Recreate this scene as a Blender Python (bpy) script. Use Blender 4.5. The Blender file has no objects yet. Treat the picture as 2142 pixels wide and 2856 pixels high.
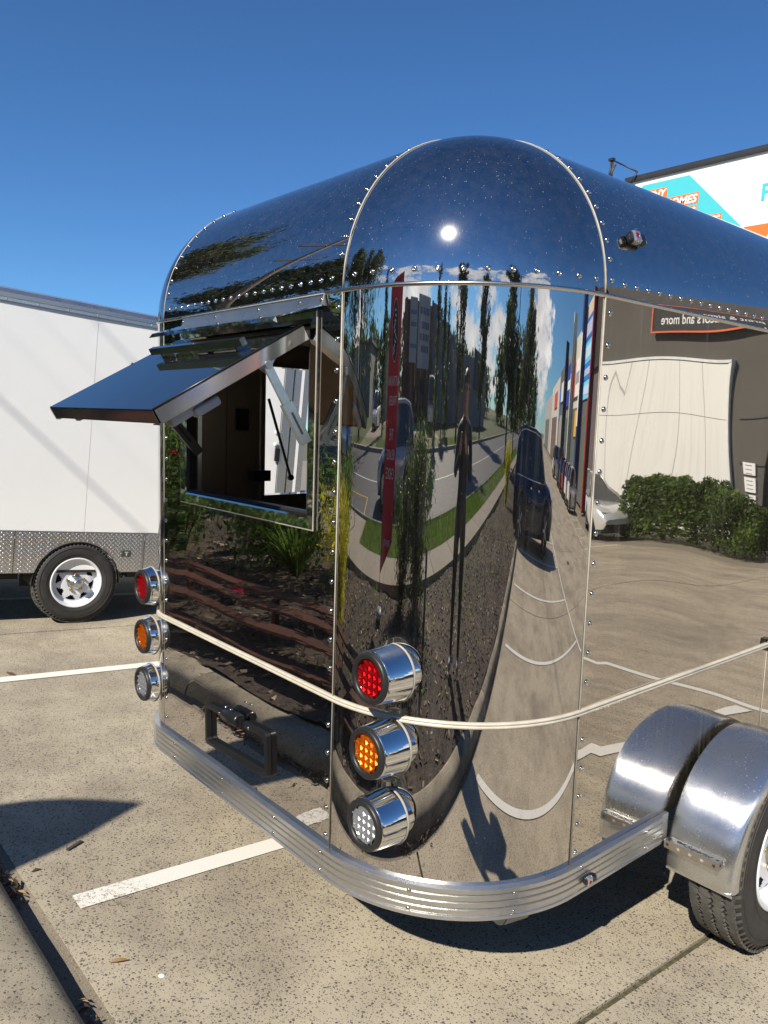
import bpy, bmesh, math, random
from mathutils import Vector, Matrix, Euler
R = math.radians
PI = math.pi
sc = bpy.context.scene
col = sc.collection

# ------------------------------------------------------------------ camera
cam_d = bpy.data.cameras.new('camera'); cam = bpy.data.objects.new('camera', cam_d); col.objects.link(cam)
rv = Vector((0.6472733, 0.75938978, 0.06606385)); uv_ = Vector((-0.10956805, 0.0069213, 0.9939552)); fv = Vector((-0.75434217, 0.65059915, -0.08768483))
m = Matrix((rv, uv_, -fv)).transposed().to_4x4(); m.translation = Vector((1.26333, -1.40904, 1.55769))
cam.matrix_world = m
cam_d.sensor_fit = 'VERTICAL'; cam_d.sensor_height = 36.0; cam_d.lens = 36.0 * 2184.43 / 2856.0
cam_d.clip_start = 0.02; cam_d.clip_end = 3000
sc.camera = cam

# ------------------------------------------------------------------ sun and sky
SUN = Vector((0.3198, -0.7033, 0.6349)).normalized()
sun_d = bpy.data.lights.new('sun', 'SUN'); sun_d.energy = 5.0; sun_d.angle = R(0.53); sun_d.color = (1.0, 0.935, 0.81)
sun = bpy.data.objects.new('sun', sun_d); col.objects.link(sun)
sun.rotation_euler = (-SUN).to_track_quat('-Z', 'Y').to_euler(); sun.location = (6, -14, 18)
w = bpy.data.worlds.new('World'); sc.world = w; w.use_nodes = True
nt = w.node_tree; N = nt.nodes; Lk = nt.links
for n in list(N): N.remove(n)
out = N.new('ShaderNodeOutputWorld'); bg = N.new('ShaderNodeBackground'); bg.inputs['Strength'].default_value = 0.078
sky = N.new('ShaderNodeTexSky'); sky.sky_type = 'NISHITA'; sky.sun_disc = False
sky.sun_elevation = math.asin(SUN.z); sky.sun_rotation = math.atan2(SUN.x, SUN.y)
sky.air_density = 1.0; sky.dust_density = 0.0; sky.ozone_density = 3.0; sky.altitude = 900
tc = N.new('ShaderNodeTexCoord'); sep = N.new('ShaderNodeSeparateXYZ'); Lk.new(tc.outputs['Generated'], sep.inputs[0])
# cumulus: noise on the direction, stretched sideways, only in a low band in the southern half of the sky
mp = N.new('ShaderNodeMapping'); mp.inputs['Scale'].default_value = (3.6, 3.6, 9.5); Lk.new(tc.outputs['Generated'], mp.inputs[0])
nz = N.new('ShaderNodeTexNoise'); nz.inputs['Scale'].default_value = 1.0; nz.inputs['Detail'].default_value = 9; nz.inputs['Roughness'].default_value = 0.62; Lk.new(mp.outputs[0], nz.inputs['Vector'])
def rmap(src, a, b, c=0.0, d=1.0, kind='SMOOTHSTEP'):
    r_ = N.new('ShaderNodeMapRange'); r_.interpolation_type = kind
    r_.inputs[1].default_value = a; r_.inputs[2].default_value = b; r_.inputs[3].default_value = c; r_.inputs[4].default_value = d
    Lk.new(src, r_.inputs[0]); return r_.outputs[0]
def mathn(op, a, b):
    k = N.new('ShaderNodeMath'); k.operation = op
    for i, s in enumerate((a, b)):
        if isinstance(s, (int, float)): k.inputs[i].default_value = s
        else: Lk.new(s, k.inputs[i])
    return k.outputs[0]
low = rmap(sep.outputs['Z'], -0.02, 0.02); high = rmap(sep.outputs['Z'], 0.27, 0.38, 1.0, 0.0)
side = rmap(mathn('SUBTRACT', mathn('MULTIPLY', sep.outputs['X'], 0.55), sep.outputs['Y']), 0.1, 0.5)
band = mathn('MULTIPLY', mathn('MULTIPLY', low, high), side)
cl = rmap(mathn('ADD', nz.outputs['Fac'], mathn('MULTIPLY', mathn('SUBTRACT', band, 1.0), 0.5)), 0.455, 0.54)
cl = mathn('MULTIPLY', cl, 0.9)
shade = rmap(nz.outputs['Fac'], 0.5, 0.75, 9.0, 15.0)
tint = N.new('ShaderNodeMix'); tint.data_type = 'RGBA'; tint.blend_type = 'MULTIPLY'; tint.inputs[0].default_value = 1.0
tint.inputs[7].default_value = (0.52, 0.86, 1.17, 1); Lk.new(sky.outputs[0], tint.inputs[6])
cc = N.new('ShaderNodeCombineColor'); Lk.new(shade, cc.inputs[0]); Lk.new(shade, cc.inputs[1]); Lk.new(shade, cc.inputs[2])
mx = N.new('ShaderNodeMix'); mx.data_type = 'RGBA'; Lk.new(cl, mx.inputs[0]); Lk.new(tint.outputs[2], mx.inputs[6]); Lk.new(cc.outputs[0], mx.inputs[7])
Lk.new(mx.outputs[2], bg.inputs['Color']); Lk.new(bg.outputs[0], out.inputs[0])
sc.view_settings.view_transform = 'Standard'; sc.view_settings.look = 'None'; sc.view_settings.gamma = 1.0
sc.view_settings.use_curve_mapping = False; sc.view_settings.exposure = 0.44
sc.render.engine = 'CYCLES'
sc.cycles.max_bounces = 10; sc.cycles.glossy_bounces = 7; sc.cycles.diffuse_bounces = 3; sc.cycles.transmission_bounces = 6
sc.cycles.use_denoising = True; sc.cycles.sample_clamp_indirect = 12; sc.cycles.caustics_reflective = False

# ------------------------------------------------------------------ materials
class Mat:
    def __init__(s, name):
        s.m = bpy.data.materials.new(name); s.m.use_nodes = True; s.t = s.m.node_tree; s.n = s.t.nodes; s.l = s.t.links
        s.p = s.n['Principled BSDF']; s.tc = None
    def node(s, typ, **kw):
        k = s.n.new(typ)
        for a, b in kw.items(): setattr(k, a, b)
        return k
    def co(s, scale=(1, 1, 1), kind='Object', loc=(0, 0, 0), rot=(0, 0, 0)):
        t = s.node('ShaderNodeTexCoord'); g = s.node('ShaderNodeMapping')
        g.inputs['Scale'].default_value = scale; g.inputs['Location'].default_value = loc; g.inputs['Rotation'].default_value = rot
        s.l.new(t.outputs[kind], g.inputs[0]); return g.outputs[0]
    def noise(s, scale, detail=4, rough=0.5, co=None, dist=0.0):
        k = s.node('ShaderNodeTexNoise'); k.inputs['Scale'].default_value = scale; k.inputs['Detail'].default_value = detail
        k.inputs['Roughness'].default_value = rough; k.inputs['Distortion'].default_value = dist
        s.l.new(co if co is not None else s.co(), k.inputs['Vector']); return k.outputs['Fac']
    def vor(s, scale, co=None, feature='F1', rnd=1.0):
        k = s.node('ShaderNodeTexVoronoi'); k.feature = feature; k.inputs['Scale'].default_value = scale; k.inputs['Randomness'].default_value = rnd
        s.l.new(co if co is not None else s.co(), k.inputs['Vector']); return k
    def ramp(s, src, a, b, c=0.0, d=1.0, kind='LINEAR'):
        k = s.node('ShaderNodeMapRange', interpolation_type=kind)
        for i, v in enumerate((a, b, c, d)): k.inputs[i + 1].default_value = v
        s.l.new(src, k.inputs[0]); return k.outputs[0]
    def math(s, op, a, b=0.0):
        k = s.node('ShaderNodeMath', operation=op)
        for i, v in enumerate((a, b)):
            if isinstance(v, (int, float)): k.inputs[i].default_value = v
            else: s.l.new(v, k.inputs[i])
        return k.outputs[0]
    def mix(s, f, a, b, mode='MIX'):
        k = s.node('ShaderNodeMix', data_type='RGBA', blend_type=mode)
        for i, v in ((0, f), (6, a), (7, b)):
            if isinstance(v, (int, float)): k.inputs[i].default_value = v
            elif isinstance(v, tuple): k.inputs[i].default_value = v if len(v) == 4 else (*v, 1)
            else: s.l.new(v, k.inputs[i])
        return k.outputs[2]
    def setc(s, v): 
        if isinstance(v, tuple): s.p.inputs['Base Color'].default_value = (*v[:3], 1)
        else: s.l.new(v, s.p.inputs['Base Color'])
    def set(s, name, v):
        if hasattr(v, 'is_linked') or hasattr(v, 'links'): s.l.new(v, s.p.inputs[name])
        else: s.p.inputs[name].default_value = v
    def bump(s, h, strength=0.3, dist=0.01):
        b = s.node('ShaderNodeBump'); b.inputs['Strength'].default_value = strength; b.inputs['Distance'].default_value = dist
        s.l.new(h, b.inputs['Height']); s.l.new(b.outputs[0], s.p.inputs['Normal']); return b
MATS = {}
def simple(name, c, rough=0.5, metal=0.0, vary=0.12, scale=6.0, bump=0.0, spec=0.5, bscale=None, coat=0.0, alpha=None):
    if name in MATS: return MATS[name]
    M = Mat(name); n = M.noise(scale, 5, 0.6)
    f = M.ramp(n, 0.3, 0.7, 1 - vary, 1 + vary)
    k = M.node('ShaderNodeVectorMath', operation='SCALE'); k.inputs[0].default_value = c; M.l.new(f, k.inputs['Scale'])
    M.l.new(k.outputs[0], M.p.inputs['Base Color'])
    M.set('Roughness', rough); M.set('Metallic', metal); M.set('Specular IOR Level', spec); M.set('Coat Weight', coat)
    if bump: M.bump(M.noise(bscale or scale * 6, 4, 0.6), bump, 0.01)
    MATS[name] = M.m; return M.m

def mirror(name, c=(0.66, 0.63, 0.60), rough=0.012, dust=0.0, haze=0.06, ripple=0.0, scratch=0.0, hr=0.30, streak=0.0, spot=85):
    M = Mat(name); M.set('Metallic', 1.0)
    big = M.noise(1.6, 3, 0.5)
    M.setc(M.mix(M.ramp(big, 0.3, 0.7), tuple(x * 0.985 for x in c), tuple(min(1, x * 1.03) for x in c)))
    M.set('Roughness', rough)
    if ripple:
        # rolled sheet: fine horizontal ripples that come and go in vertical bands
        hz = M.noise(1.0, 2, 0.5, M.co((0.8, 0.8, 70)))
        bd = M.ramp(M.noise(1.0, 1, 0.4, M.co((5.5, 5.5, 0.7))), 0.50, 0.66, 0.0, 1.0)
        h2 = M.math('MULTIPLY', hz, bd); M.bump(h2, 1.0, ripple)
    o = M.n['Material Output']
    g = M.node('ShaderNodeBsdfAnisotropic'); g.inputs['Color'].default_value = (*c, 1); g.inputs['Roughness'].default_value = hr
    ms = M.node('ShaderNodeMixShader')
    if scratch:
        sc_ = M.noise(1.0, 3, 0.7, M.co((260, 260, 9)))
        M.l.new(M.ramp(sc_, 0.56, 0.72, haze * 0.5, haze + scratch), ms.inputs[0])
    else:
        ms.inputs[0].default_value = haze
    M.l.new(M.p.outputs[0], ms.inputs[1]); M.l.new(g.outputs[0], ms.inputs[2])
    last = ms.outputs[0]
    if dust:
        v = M.vor(spot, M.co((1, 1, 0.55))); sm = M.ramp(v.outputs['Distance'], 0.05, 0.16, 1.0, 0.0)
        sel = M.node('ShaderNodeSeparateColor'); M.l.new(v.outputs['Color'], sel.inputs[0])
        pick = M.ramp(sel.outputs[0], 0.56, 0.58)
        patch = M.ramp(M.noise(5, 4, 0.6), 0.38, 0.62, 0.15, 1.0)
        f = M.math('MULTIPLY', M.math('MULTIPLY', sm, pick), patch)
        film = M.math('MULTIPLY', M.ramp(M.noise(30, 8, 0.85), 0.40, 0.9), 0.03)
        f2 = M.math('MULTIPLY', M.math('ADD', M.math('MULTIPLY', f, 0.55), film), dust)
        if streak:
            dr = M.ramp(M.noise(1.0, 4, 0.7, M.co((55, 55, 1.1))), 0.50, 0.80, 0.0, 1.0); sm_ = M.ramp(M.noise(2.6, 5, 0.7), 0.45, 0.75, 0.1, 1.0)
            f2 = M.math('ADD', f2, M.math('MULTIPLY', M.math('MULTIPLY', dr, sm_), streak))
        d = M.node('ShaderNodeBsdfDiffuse'); d.inputs['Color'].default_value = (0.55, 0.53, 0.48, 1)
        m2 = M.node('ShaderNodeMixShader'); M.l.new(f2, m2.inputs[0]); M.l.new(last, m2.inputs[1]); M.l.new(d.outputs[0], m2.inputs[2]); last = m2.outputs[0]
    M.l.new(last, o.inputs[0])
    MATS[name] = M.m; return M.m

STEEL = mirror('polished_stainless', haze=0.03, dust=0.12, ripple=0.00025)
STEELS = mirror('polished_stainless_side', c=(0.62, 0.58, 0.53), haze=0.04, dust=0.3, streak=0.28)
STEELC = mirror('polished_stainless_corner', c=(0.62, 0.59, 0.56), haze=0.03, dust=0.3, streak=0.12)
ROOF = mirror('polished_stainless_roof', c=(0.47, 0.46, 0.465), rough=0.006, haze=0.09, dust=1.5, scratch=0.02, hr=0.13, spot=125)
CHROME = mirror('chrome', c=(0.78, 0.77, 0.75), rough=0.03, haze=0.05, dust=0.1)
BRUSH = mirror('brushed_stainless', c=(0.5, 0.48, 0.45), rough=0.28, haze=0.3, scratch=0.3)
def aluminium(name, c, rough, dust=0.3, grain=(3, 3, 220), gb=0.12, aniso=0.0):
    M = Mat(name); M.set('Metallic', 1.0)
    st = M.noise(1.0, 4, 0.7, M.co(grain))
    n = M.noise(9, 6, 0.7)
    v = M.vor(70); dots = M.math('MULTIPLY', M.ramp(v.outputs['Distance'], 0.08, 0.2, 1, 0), M.ramp(M.noise(14, 3, 0.6), 0.45, 0.65))
    M.set('Roughness', M.math('ADD', M.ramp(n, 0.3, 0.7, rough * 0.8, rough * 1.25), M.math('MULTIPLY', dots, 0.2)))
    M.setc(M.mix(M.math('MULTIPLY', M.ramp(n, 0.4, 0.7), 0.35), c, tuple(x * 0.78 for x in c)))
    M.bump(st, gb, 0.001)
    if aniso:
        tg = M.node('ShaderNodeTangent', direction_type='RADIAL', axis='X'); M.l.new(tg.outputs[0], M.p.inputs['Tangent']); M.set('Anisotropic', aniso); M.p.inputs['Anisotropic Rotation'].default_value = 0.25
    o = M.n['Material Output']; d = M.node('ShaderNodeBsdfDiffuse'); d.inputs['Color'].default_value = (0.5, 0.49, 0.46, 1)
    m2 = M.node('ShaderNodeMixShader'); M.l.new(M.math('MULTIPLY', M.math('ADD', M.math('MULTIPLY', dots, 0.5), 0.15), dust), m2.inputs[0])
    M.l.new(M.p.outputs[0], m2.inputs[1]); M.l.new(d.outputs[0], m2.inputs[2]); M.l.new(m2.outputs[0], o.inputs[0])
    MATS[name] = M.m; return M.m
ALU = aluminium('mill_aluminium', (0.66, 0.66, 0.65), 0.30, 0.45)
GUARD = aluminium('scuffed_guard_aluminium', (0.66, 0.67, 0.69), 0.27, 0.6, (90, 7, 7), 0.12, 0.9)
BEAD = simple('cream_sealant_bead', (0.40, 0.37, 0.31), 0.45, 0.0, 0.15, 30)
RUBBER = simple('black_rubber', (0.018, 0.018, 0.018), 0.42, 0, 0.2, 20)
TYRE = simple('tyre_rubber', (0.030, 0.029, 0.028), 0.62, 0, 0.3, 14, 0.15)
TREAD = simple('dusty_tread_rubber', (0.075, 0.070, 0.062), 0.85, 0, 0.35, 22, 0.25)
BLACKP = simple('black_plastic', (0.012, 0.012, 0.013), 0.28, 0, 0.1, 12)
DARKM = simple('dark_chassis', (0.03, 0.03, 0.03), 0.6, 0.2)
WHITE = simple('white_panel_paint', (0.86, 0.86, 0.85), 0.32, 0, 0.02, 1.2, 0.03, coat=0.1)
WHITES = simple('white_wheel_paint', (0.72, 0.74, 0.78), 0.3, 0, 0.06, 14)
GALV = simple('zinc_plated', (0.55, 0.57, 0.58), 0.32, 1.0, 0.15, 40)
BRASS = simple('brass_nut', (0.55, 0.42, 0.20), 0.3, 1.0)
PLASTG = simple('grey_plastic_cap', (0.42, 0.43, 0.46), 0.4)
TINT = simple('tinted_glass', (0.010, 0.012, 0.016), 0.03, 0, 0.0, 3, spec=1.0)
def lens(name, c, em=0.0):
    M = Mat(name); M.setc(c); M.set('Roughness', 0.12); M.set('Specular IOR Level', 0.9); M.set('Coat Weight', 0.6); M.set('Coat Roughness', 0.04)
    M.set('Metallic', 0.7); return M.m
LRED = lens('red_lens', (0.50, 0.003, 0.008)); LAMB = lens('amber_lens', (0.72, 0.15, 0.003)); LCLR = lens('clear_lens', (0.45, 0.46, 0.49))

def concrete(name, base, dark, stone=1.0, stain=1.0, fine=True):
    M = Mat(name); co = M.co(kind='Object')
    big = M.noise(0.9, 5, 0.62, co); med = M.noise(4.2, 6, 0.65, co); fin = M.noise(160, 3, 0.7, co)
    st = M.ramp(M.math('ADD', M.math('MULTIPLY', big, 0.62), M.math('MULTIPLY', med, 0.38)), 0.44, 0.62)
    c = M.mix(M.math('MULTIPLY', st, 0.55 * stain), base, dark)
    huge = M.ramp(M.noise(0.45, 6, 0.7, co, 0.6), 0.50, 0.62); drip = M.vor(3.1, co); dsp = M.ramp(M.math('ADD', drip.outputs['Distance'], M.math('MULTIPLY', fin, 0.08)), 0.07, 0.14, 1.0, 0.0)
    c = M.mix(M.math('MULTIPLY', huge, 0.30 * stain), c, tuple(x * 0.75 for x in dark)); c = M.mix(M.math('MULTIPLY', dsp, 0.28), c, tuple(x * 0.5 for x in dark))
    c = M.mix(M.ramp(fin, 0.3, 0.75, 0.0, 0.38), c, tuple(x * 0.55 for x in base))
    c = M.mix(M.ramp(M.noise(420, 2, 0.6, co), 0.55, 0.75, 0.0, 0.45), c, (0.75, 0.70, 0.58))
    if fine:
        wv = M.node('ShaderNodeVectorMath', operation='ADD'); wn = M.node('ShaderNodeTexNoise'); wn.inputs['Scale'].default_value = 60; M.l.new(co, wn.inputs['Vector'])
        wm = M.node('ShaderNodeVectorMath', operation='SCALE'); M.l.new(wn.outputs['Color'], wm.inputs[0]); wm.inputs['Scale'].default_value = 0.012
        M.l.new(co, wv.inputs[0]); M.l.new(wm.outputs[0], wv.inputs[1])
        hs = []
        for sc_, lo, rad in ((84, 0.72, 0.40), (165, 0.60, 0.42)):
            v = M.vor(sc_, wv.outputs[0]); sp = M.node('ShaderNodeSeparateColor'); M.l.new(v.outputs['Color'], sp.inputs[0])
            keep = M.math('GREATER_THAN', M.math('ADD', sp.outputs[0], M.math('MULTIPLY', st, 0.22 * stone)), lo + (1 - stone) * 0.2)
            dd = M.ramp(v.outputs['Distance'], rad * 0.72, rad, 1.0, 0.0)
            sz = M.math('MULTIPLY', M.math('MULTIPLY', dd, keep), 1.0); hs.append(sz)
            tone = M.mix(sp.outputs[1], (0.045, 0.036, 0.034), (0.14, 0.115, 0.095))
            c = M.mix(M.math('MULTIPLY', sz, 0.88), c, tone)
        M.bump(M.math('ADD', M.math('MULTIPLY', fin, 0.6), M.math('MULTIPLY', hs[0], -0.6)), 0.5, 0.0025)
    else:
        M.bump(M.math('ADD', fin, med), 0.6, 0.004)
    M.setc(c); M.set('Roughness', 0.88); M.set('Specular IOR Level', 0.25)
    MATS[name] = M.m; return M.m
CONC = concrete('exposed_aggregate_concrete', (0.49, 0.425, 0.315), (0.21, 0.17, 0.13), 1.0, 1.1)  # mottling is real staining plus soft foliage shade put into the colour
GUTTER = concrete('gutter_concrete', (0.21, 0.175, 0.13), (0.12, 0.10, 0.075), 0.2, 1.0)
KERBM = concrete('weathered_kerb_concrete', (0.40, 0.35, 0.26), (0.10, 0.082, 0.065), 0.55, 1.5)
PATHM = concrete('footpath_concrete', (0.27, 0.235, 0.185), (0.19, 0.165, 0.13), 0.2, 0.7, False)
def worn_paint(name):
    M = Mat(name); co = M.co(); n = M.noise(95, 6, 0.8, co); b = M.noise(3.0, 3, 0.5, co)
    sp = M.node('ShaderNodeSeparateXYZ'); M.l.new(co, sp.inputs[0]); wear = M.ramp(sp.outputs[1], 0.06, 0.42, 0.10, 0.0)
    pt = M.ramp(M.math('ADD', M.math('ADD', M.math('MULTIPLY', n, 0.75), M.math('MULTIPLY', b, 0.35)), wear), 0.64, 0.69)
    c = M.mix(pt, (0.74, 0.72, 0.66), (0.26, 0.21, 0.155)); M.setc(c); M.set('Roughness', 0.75)
    M.bump(n, 0.2, 0.002); MATS[name] = M.m; return M.m
PAINT = worn_paint('worn_white_line_paint')
def bark_mulch():
    M = Mat('bark_mulch'); v = M.vor(38, M.co((1, 1, 1))); sp = M.node('ShaderNodeSeparateColor'); M.l.new(v.outputs['Color'], sp.inputs[0])
    c = M.mix(sp.outputs[0], (0.022, 0.015, 0.011), (0.085, 0.058, 0.042))
    c = M.mix(M.ramp(M.noise(0.9, 3, 0.6), 0.52, 0.75), c, (0.12, 0.088, 0.05)); M.setc(c); M.set('Roughness', 0.9)
    M.bump(M.noise(70, 5, 0.7), 0.9, 0.02); return M.m
MULCH = bark_mulch()
ASPH = simple('asphalt', (0.075, 0.075, 0.076), 0.8, 0, 0.25, 3, 0.3, bscale=200)
MOSS = simple('mossy_joint_filler', (0.10, 0.085, 0.045), 0.95, 0, 0.6, 40, 0.8, bscale=150)
def leafy(name, c, tr=0.45, scale=1.7, vary=0.25):
    M = Mat(name); n = M.noise(scale, 4, 0.6); f = M.ramp(n, 0.3, 0.7, 1 - vary, 1 + vary)
    k = M.node('ShaderNodeVectorMath', operation='SCALE'); k.inputs[0].default_value = c; M.l.new(f, k.inputs['Scale'])
    M.l.new(k.outputs[0], M.p.inputs['Base Color']); M.set('Roughness', 0.5); M.set('Specular IOR Level', 0.35)
    t = M.node('ShaderNodeBsdfTranslucent'); k2 = M.node('ShaderNodeVectorMath', operation='MULTIPLY'); M.l.new(k.outputs[0], k2.inputs[0]); k2.inputs[1].default_value = (1.5, 1.7, 0.9); M.l.new(k2.outputs[0], t.inputs[0])
    ms = M.node('ShaderNodeMixShader'); ms.inputs[0].default_value = tr; M.l.new(M.p.outputs[0], ms.inputs[1]); M.l.new(t.outputs[0], ms.inputs[2]); M.l.new(ms.outputs[0], M.n['Material Output'].inputs[0]); return M.m
GRASSM = leafy('grass_blades', (0.10, 0.165, 0.025), 0.45, 8, 0.35)
DIRT = simple('bare_earth', (0.13, 0.11, 0.075), 0.95, 0, 0.3, 2, 0.5)

def link(name, me, parent=None, **props):
    o = bpy.data.objects.new(name, me); col.objects.link(o)
    if parent: o.parent = parent
    for k, v in props.items(): o[k] = v
    return o
def thing(name, label, cat, loc=(0, 0, 0), rot=(0, 0, 0), group=None):
    o = link(name, None); o.location = loc; o.rotation_euler = rot; o['label'] = label; o['category'] = cat
    if group: o['group'] = group
    return o
class G:
    """mesh gatherer"""
    def __init__(s): s.v = []; s.f = []; s.mi = []; s.k = 0; s.sm = []; s.smooth = False
    def add(s, vs, fs, smooth=None):
        b = len(s.v); s.v += [tuple(v) for v in vs]; s.f += [tuple(i + b for i in f) for f in fs]; s.mi += [s.k] * len(fs)
        s.sm += [s.smooth if smooth is None else smooth] * len(fs); return s
    def box(s, c, d, rot=None):
        x, y, z = d[0] / 2, d[1] / 2, d[2] / 2
        vs = [Vector((a * x, b * y, e * z)) for a in (-1, 1) for b in (-1, 1) for e in (-1, 1)]
        if rot is not None:
            Rm = rot if isinstance(rot, Matrix) else Euler(rot).to_matrix(); vs = [Rm @ v for v in vs]
        return s.add([v + Vector(c) for v in vs], [(0, 1, 3, 2), (4, 6, 7, 5), (0, 4, 5, 1), (2, 3, 7, 6), (0, 2, 6, 4), (1, 5, 7, 3)], False)
    def frust(s, c, d, d2, h):
        vs = [(c[0] + a * d[0] / 2, c[1] + b * d[1] / 2, c[2]) for a, b in ((-1, -1), (1, -1), (1, 1), (-1, 1))] + [(c[0] + a * d2[0] / 2, c[1] + b * d2[1] / 2, c[2] + h) for a, b in ((-1, -1), (1, -1), (1, 1), (-1, 1))]
        return s.add(vs, [(3, 2, 1, 0), (4, 5, 6, 7), (0, 1, 5, 4), (1, 2, 6, 5), (2, 3, 7, 6), (3, 0, 4, 7)], False)
    def lathe(s, prof, c, ax='Y', n=32, cap=(False, False), smooth=True, sx=1.0):
        """prof: list of (r, h) along axis"""
        vs = []
        A = {'X': (Vector((0, 1, 0)), Vector((0, 0, 1)), Vector((1, 0, 0))), 'Y': (Vector((0, 0, 1)), Vector((1, 0, 0)), Vector((0, 1, 0))), 'Z': (Vector((1, 0, 0)), Vector((0, 1, 0)), Vector((0, 0, 1)))}[ax] if isinstance(ax, str) else ax
        c = Vector(c)
        for r, h in prof:
            for i in range(n):
                t = 2 * PI * i / n; vs.append(c + A[0] * (r * math.cos(t)) + A[1] * (r * math.sin(t)) + A[2] * h)
        fs = []
        for j in range(len(prof) - 1):
            for i in range(n): a = j * n + i; b = j * n + (i + 1) % n; fs.append((a, b, b + n, a + n))
        s.add(vs, fs, smooth)
        if cap[0]: s.add(vs[:n], [tuple(range(n - 1, -1, -1))], False)
        if cap[1]: s.add(vs[-n:], [tuple(range(n))], False)
        return s
    def tube(s, pts, r, n=8, cap=True):
        pts = [Vector(p) for p in pts]; rs = r if isinstance(r, (list, tuple)) else [r] * len(pts); vs = []
        up = Vector((0, 0, 1))
        for i, p in enumerate(pts):
            t = (pts[min(i + 1, len(pts) - 1)] - pts[max(i - 1, 0)]).normalized()
            u = t.cross(up if abs(t.z) < 0.95 else Vector((1, 0, 0))).normalized(); q = t.cross(u)
            for k in range(n): a = 2 * PI * k / n; vs.append(p + u * (rs[i] * math.cos(a)) + q * (rs[i] * math.sin(a)))
        fs = [(j * n + i, j * n + (i + 1) % n, (j + 1) * n + (i + 1) % n, (j + 1) * n + i) for j in range(len(pts) - 1) for i in range(n)]
        if cap: fs += [tuple(range(n))[::-1], tuple(range((len(pts) - 1) * n, len(pts) * n))]
        return s.add(vs, fs, True)
    def grid(s, fn, nu, nv, keep=None, smooth=True, flip=False):
        vs = [fn(i / nu, j / nv) for j in range(nv + 1) for i in range(nu + 1)]; fs = []
        for j in range(nv):
            for i in range(nu):
                if keep and not keep((i + .5) / nu, (j + .5) / nv): continue
                a = j * (nu + 1) + i; f = (a, a + 1, a + nu + 2, a + nu + 1); fs.append(f[::-1] if flip else f)
        return s.add(vs, fs, smooth)
    def sweep(s, path, prof, closed=False, smooth=True):
        """path: (x,y,nx,ny); prof: (offset,z)"""
        n = len(prof); vs = [(x + nx * o, y + ny * o, z) for x, y, nx, ny in path for o, z in prof]; fs = []
        for j in range(len(path) - 1):
            for i in range(n if closed else n - 1): a = j * n + i; b = j * n + (i + 1) % n; fs.append((a, a + n, b + n, b))
        return s.add(vs, fs, smooth)
    def poly(s, pts, d):
        """extrude polygon pts by vector d"""
        n = len(pts); d = Vector(d); p2 = [Vector(p) + d for p in pts]
        return s.add([Vector(p) for p in pts] + p2, [tuple(range(n))[::-1], tuple(range(n, 2 * n))] + [(i, (i + 1) % n, n + (i + 1) % n, n + i) for i in range(n)], False)
    def build(s, name, mats, parent=None, loc=None, rot=None, clean=True, autos=None, **props):
        me = bpy.data.meshes.new(name); me.from_pydata(s.v, [], s.f)
        if not isinstance(mats, (list, tuple)): mats = [mats]
        for m_ in mats: me.materials.append(m_)
        me.polygons.foreach_set('material_index', s.mi); me.polygons.foreach_set('use_smooth', s.sm); me.update()
        o = link(name, me, parent, **props)
        if loc is not None: o.location = loc
        if rot is not None: o.rotation_euler = rot
        return o
def part(name, g, m_, parent, **kw): return g.build(name, m_, parent, **kw)
def struct(name, g, m_, **kw): return g.build(name, m_, kind='structure', **kw)
def bevel(o, w_=0.003, seg=2):
    b = o.modifiers.new('bevel', 'BEVEL'); b.width = w_; b.segments = seg; b.limit_method = 'ANGLE'; return o
def text_mesh(name, body, size, mat, parent=None, loc=(0, 0, 0), rot=(0, 0, 0), ext=0.002, align='LEFT', shear=0.0, sx=1.0, bold=0.0, spacing=1.0):
    cu = bpy.data.curves.new(name, 'FONT'); cu.body = body; cu.size = size; cu.extrude = ext; cu.align_x = align; cu.shear = shear; cu.offset = bold; cu.space_character = spacing; cu.resolution_u = 3
    tmp = bpy.data.objects.new('tmp', cu); col.objects.link(tmp); bpy.context.view_layer.update()
    me = bpy.data.meshes.new_from_object(tmp.evaluated_get(bpy.context.evaluated_depsgraph_get())); bpy.data.objects.remove(tmp)
    me.materials.clear(); me.materials.append(mat); me.name = name
    o = link(name, me, parent); o.location = loc; o.rotation_euler = rot; o.scale = (sx, 1, 1); return o
def copy_tree(o, parent=None):
    c = o.copy(); col.objects.link(c); c.parent = parent
    for ch in list(o.children): copy_tree(ch, c)
    return c

# ------------------------------------------------------------------ ground
g = G(); g.grid(lambda u, v: (-400 + 800 * u, -400 + 800 * v, -0.72), 8, 8, smooth=False); struct('ground', g, DIRT)
jx = [-45.0, -35, -25, -19.955, -14.945, -9.935, -4.925, 0.085, 5.095, 10.105, 15.115, 20.125, 30, 40, 58.0, 120.0]
jy = [0.0, 3.5, 8.0, 12.4, 16.6]
SLOPE = 0.036
def gz(y): return -0.03 - SLOPE * min(max(y + 0.6, 0), 16.6)   # the car park falls gently away from the kerb
pl = G()
slabs = link('car_park_pavement', None, kind='structure'); slabs.location = (0, -0.6, -0.03); slabs.rotation_euler = (-math.atan(SLOPE), 0, 0)
for i in range(len(jx) - 1):
    for j in range(len(jy) - 1):
        s_ = G(); a = 0.011
        x0, x1, y0, y1 = jx[i] + a, jx[i + 1] - a, jy[j] + (a if j else 0), jy[j + 1] - a
        s_.box(((x0 + x1) / 2, (y0 + y1) / 2, -0.02), (x1 - x0, y1 - y0, 0.04))
        o = part('slab', s_, CONC, slabs)
g = G(); g.grid(lambda u, v: (-45 + 165 * u, 16.6 * v, -0.009), 2, 2, smooth=False); part('joint_filler', g, MOSS, slabs)
g = G(); g.grid(lambda u, v: (-60 + 260 * u, 15.98 + 70 * v, gz(20)), 2, 2, smooth=False); struct('yard', g, PATHM)
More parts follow.
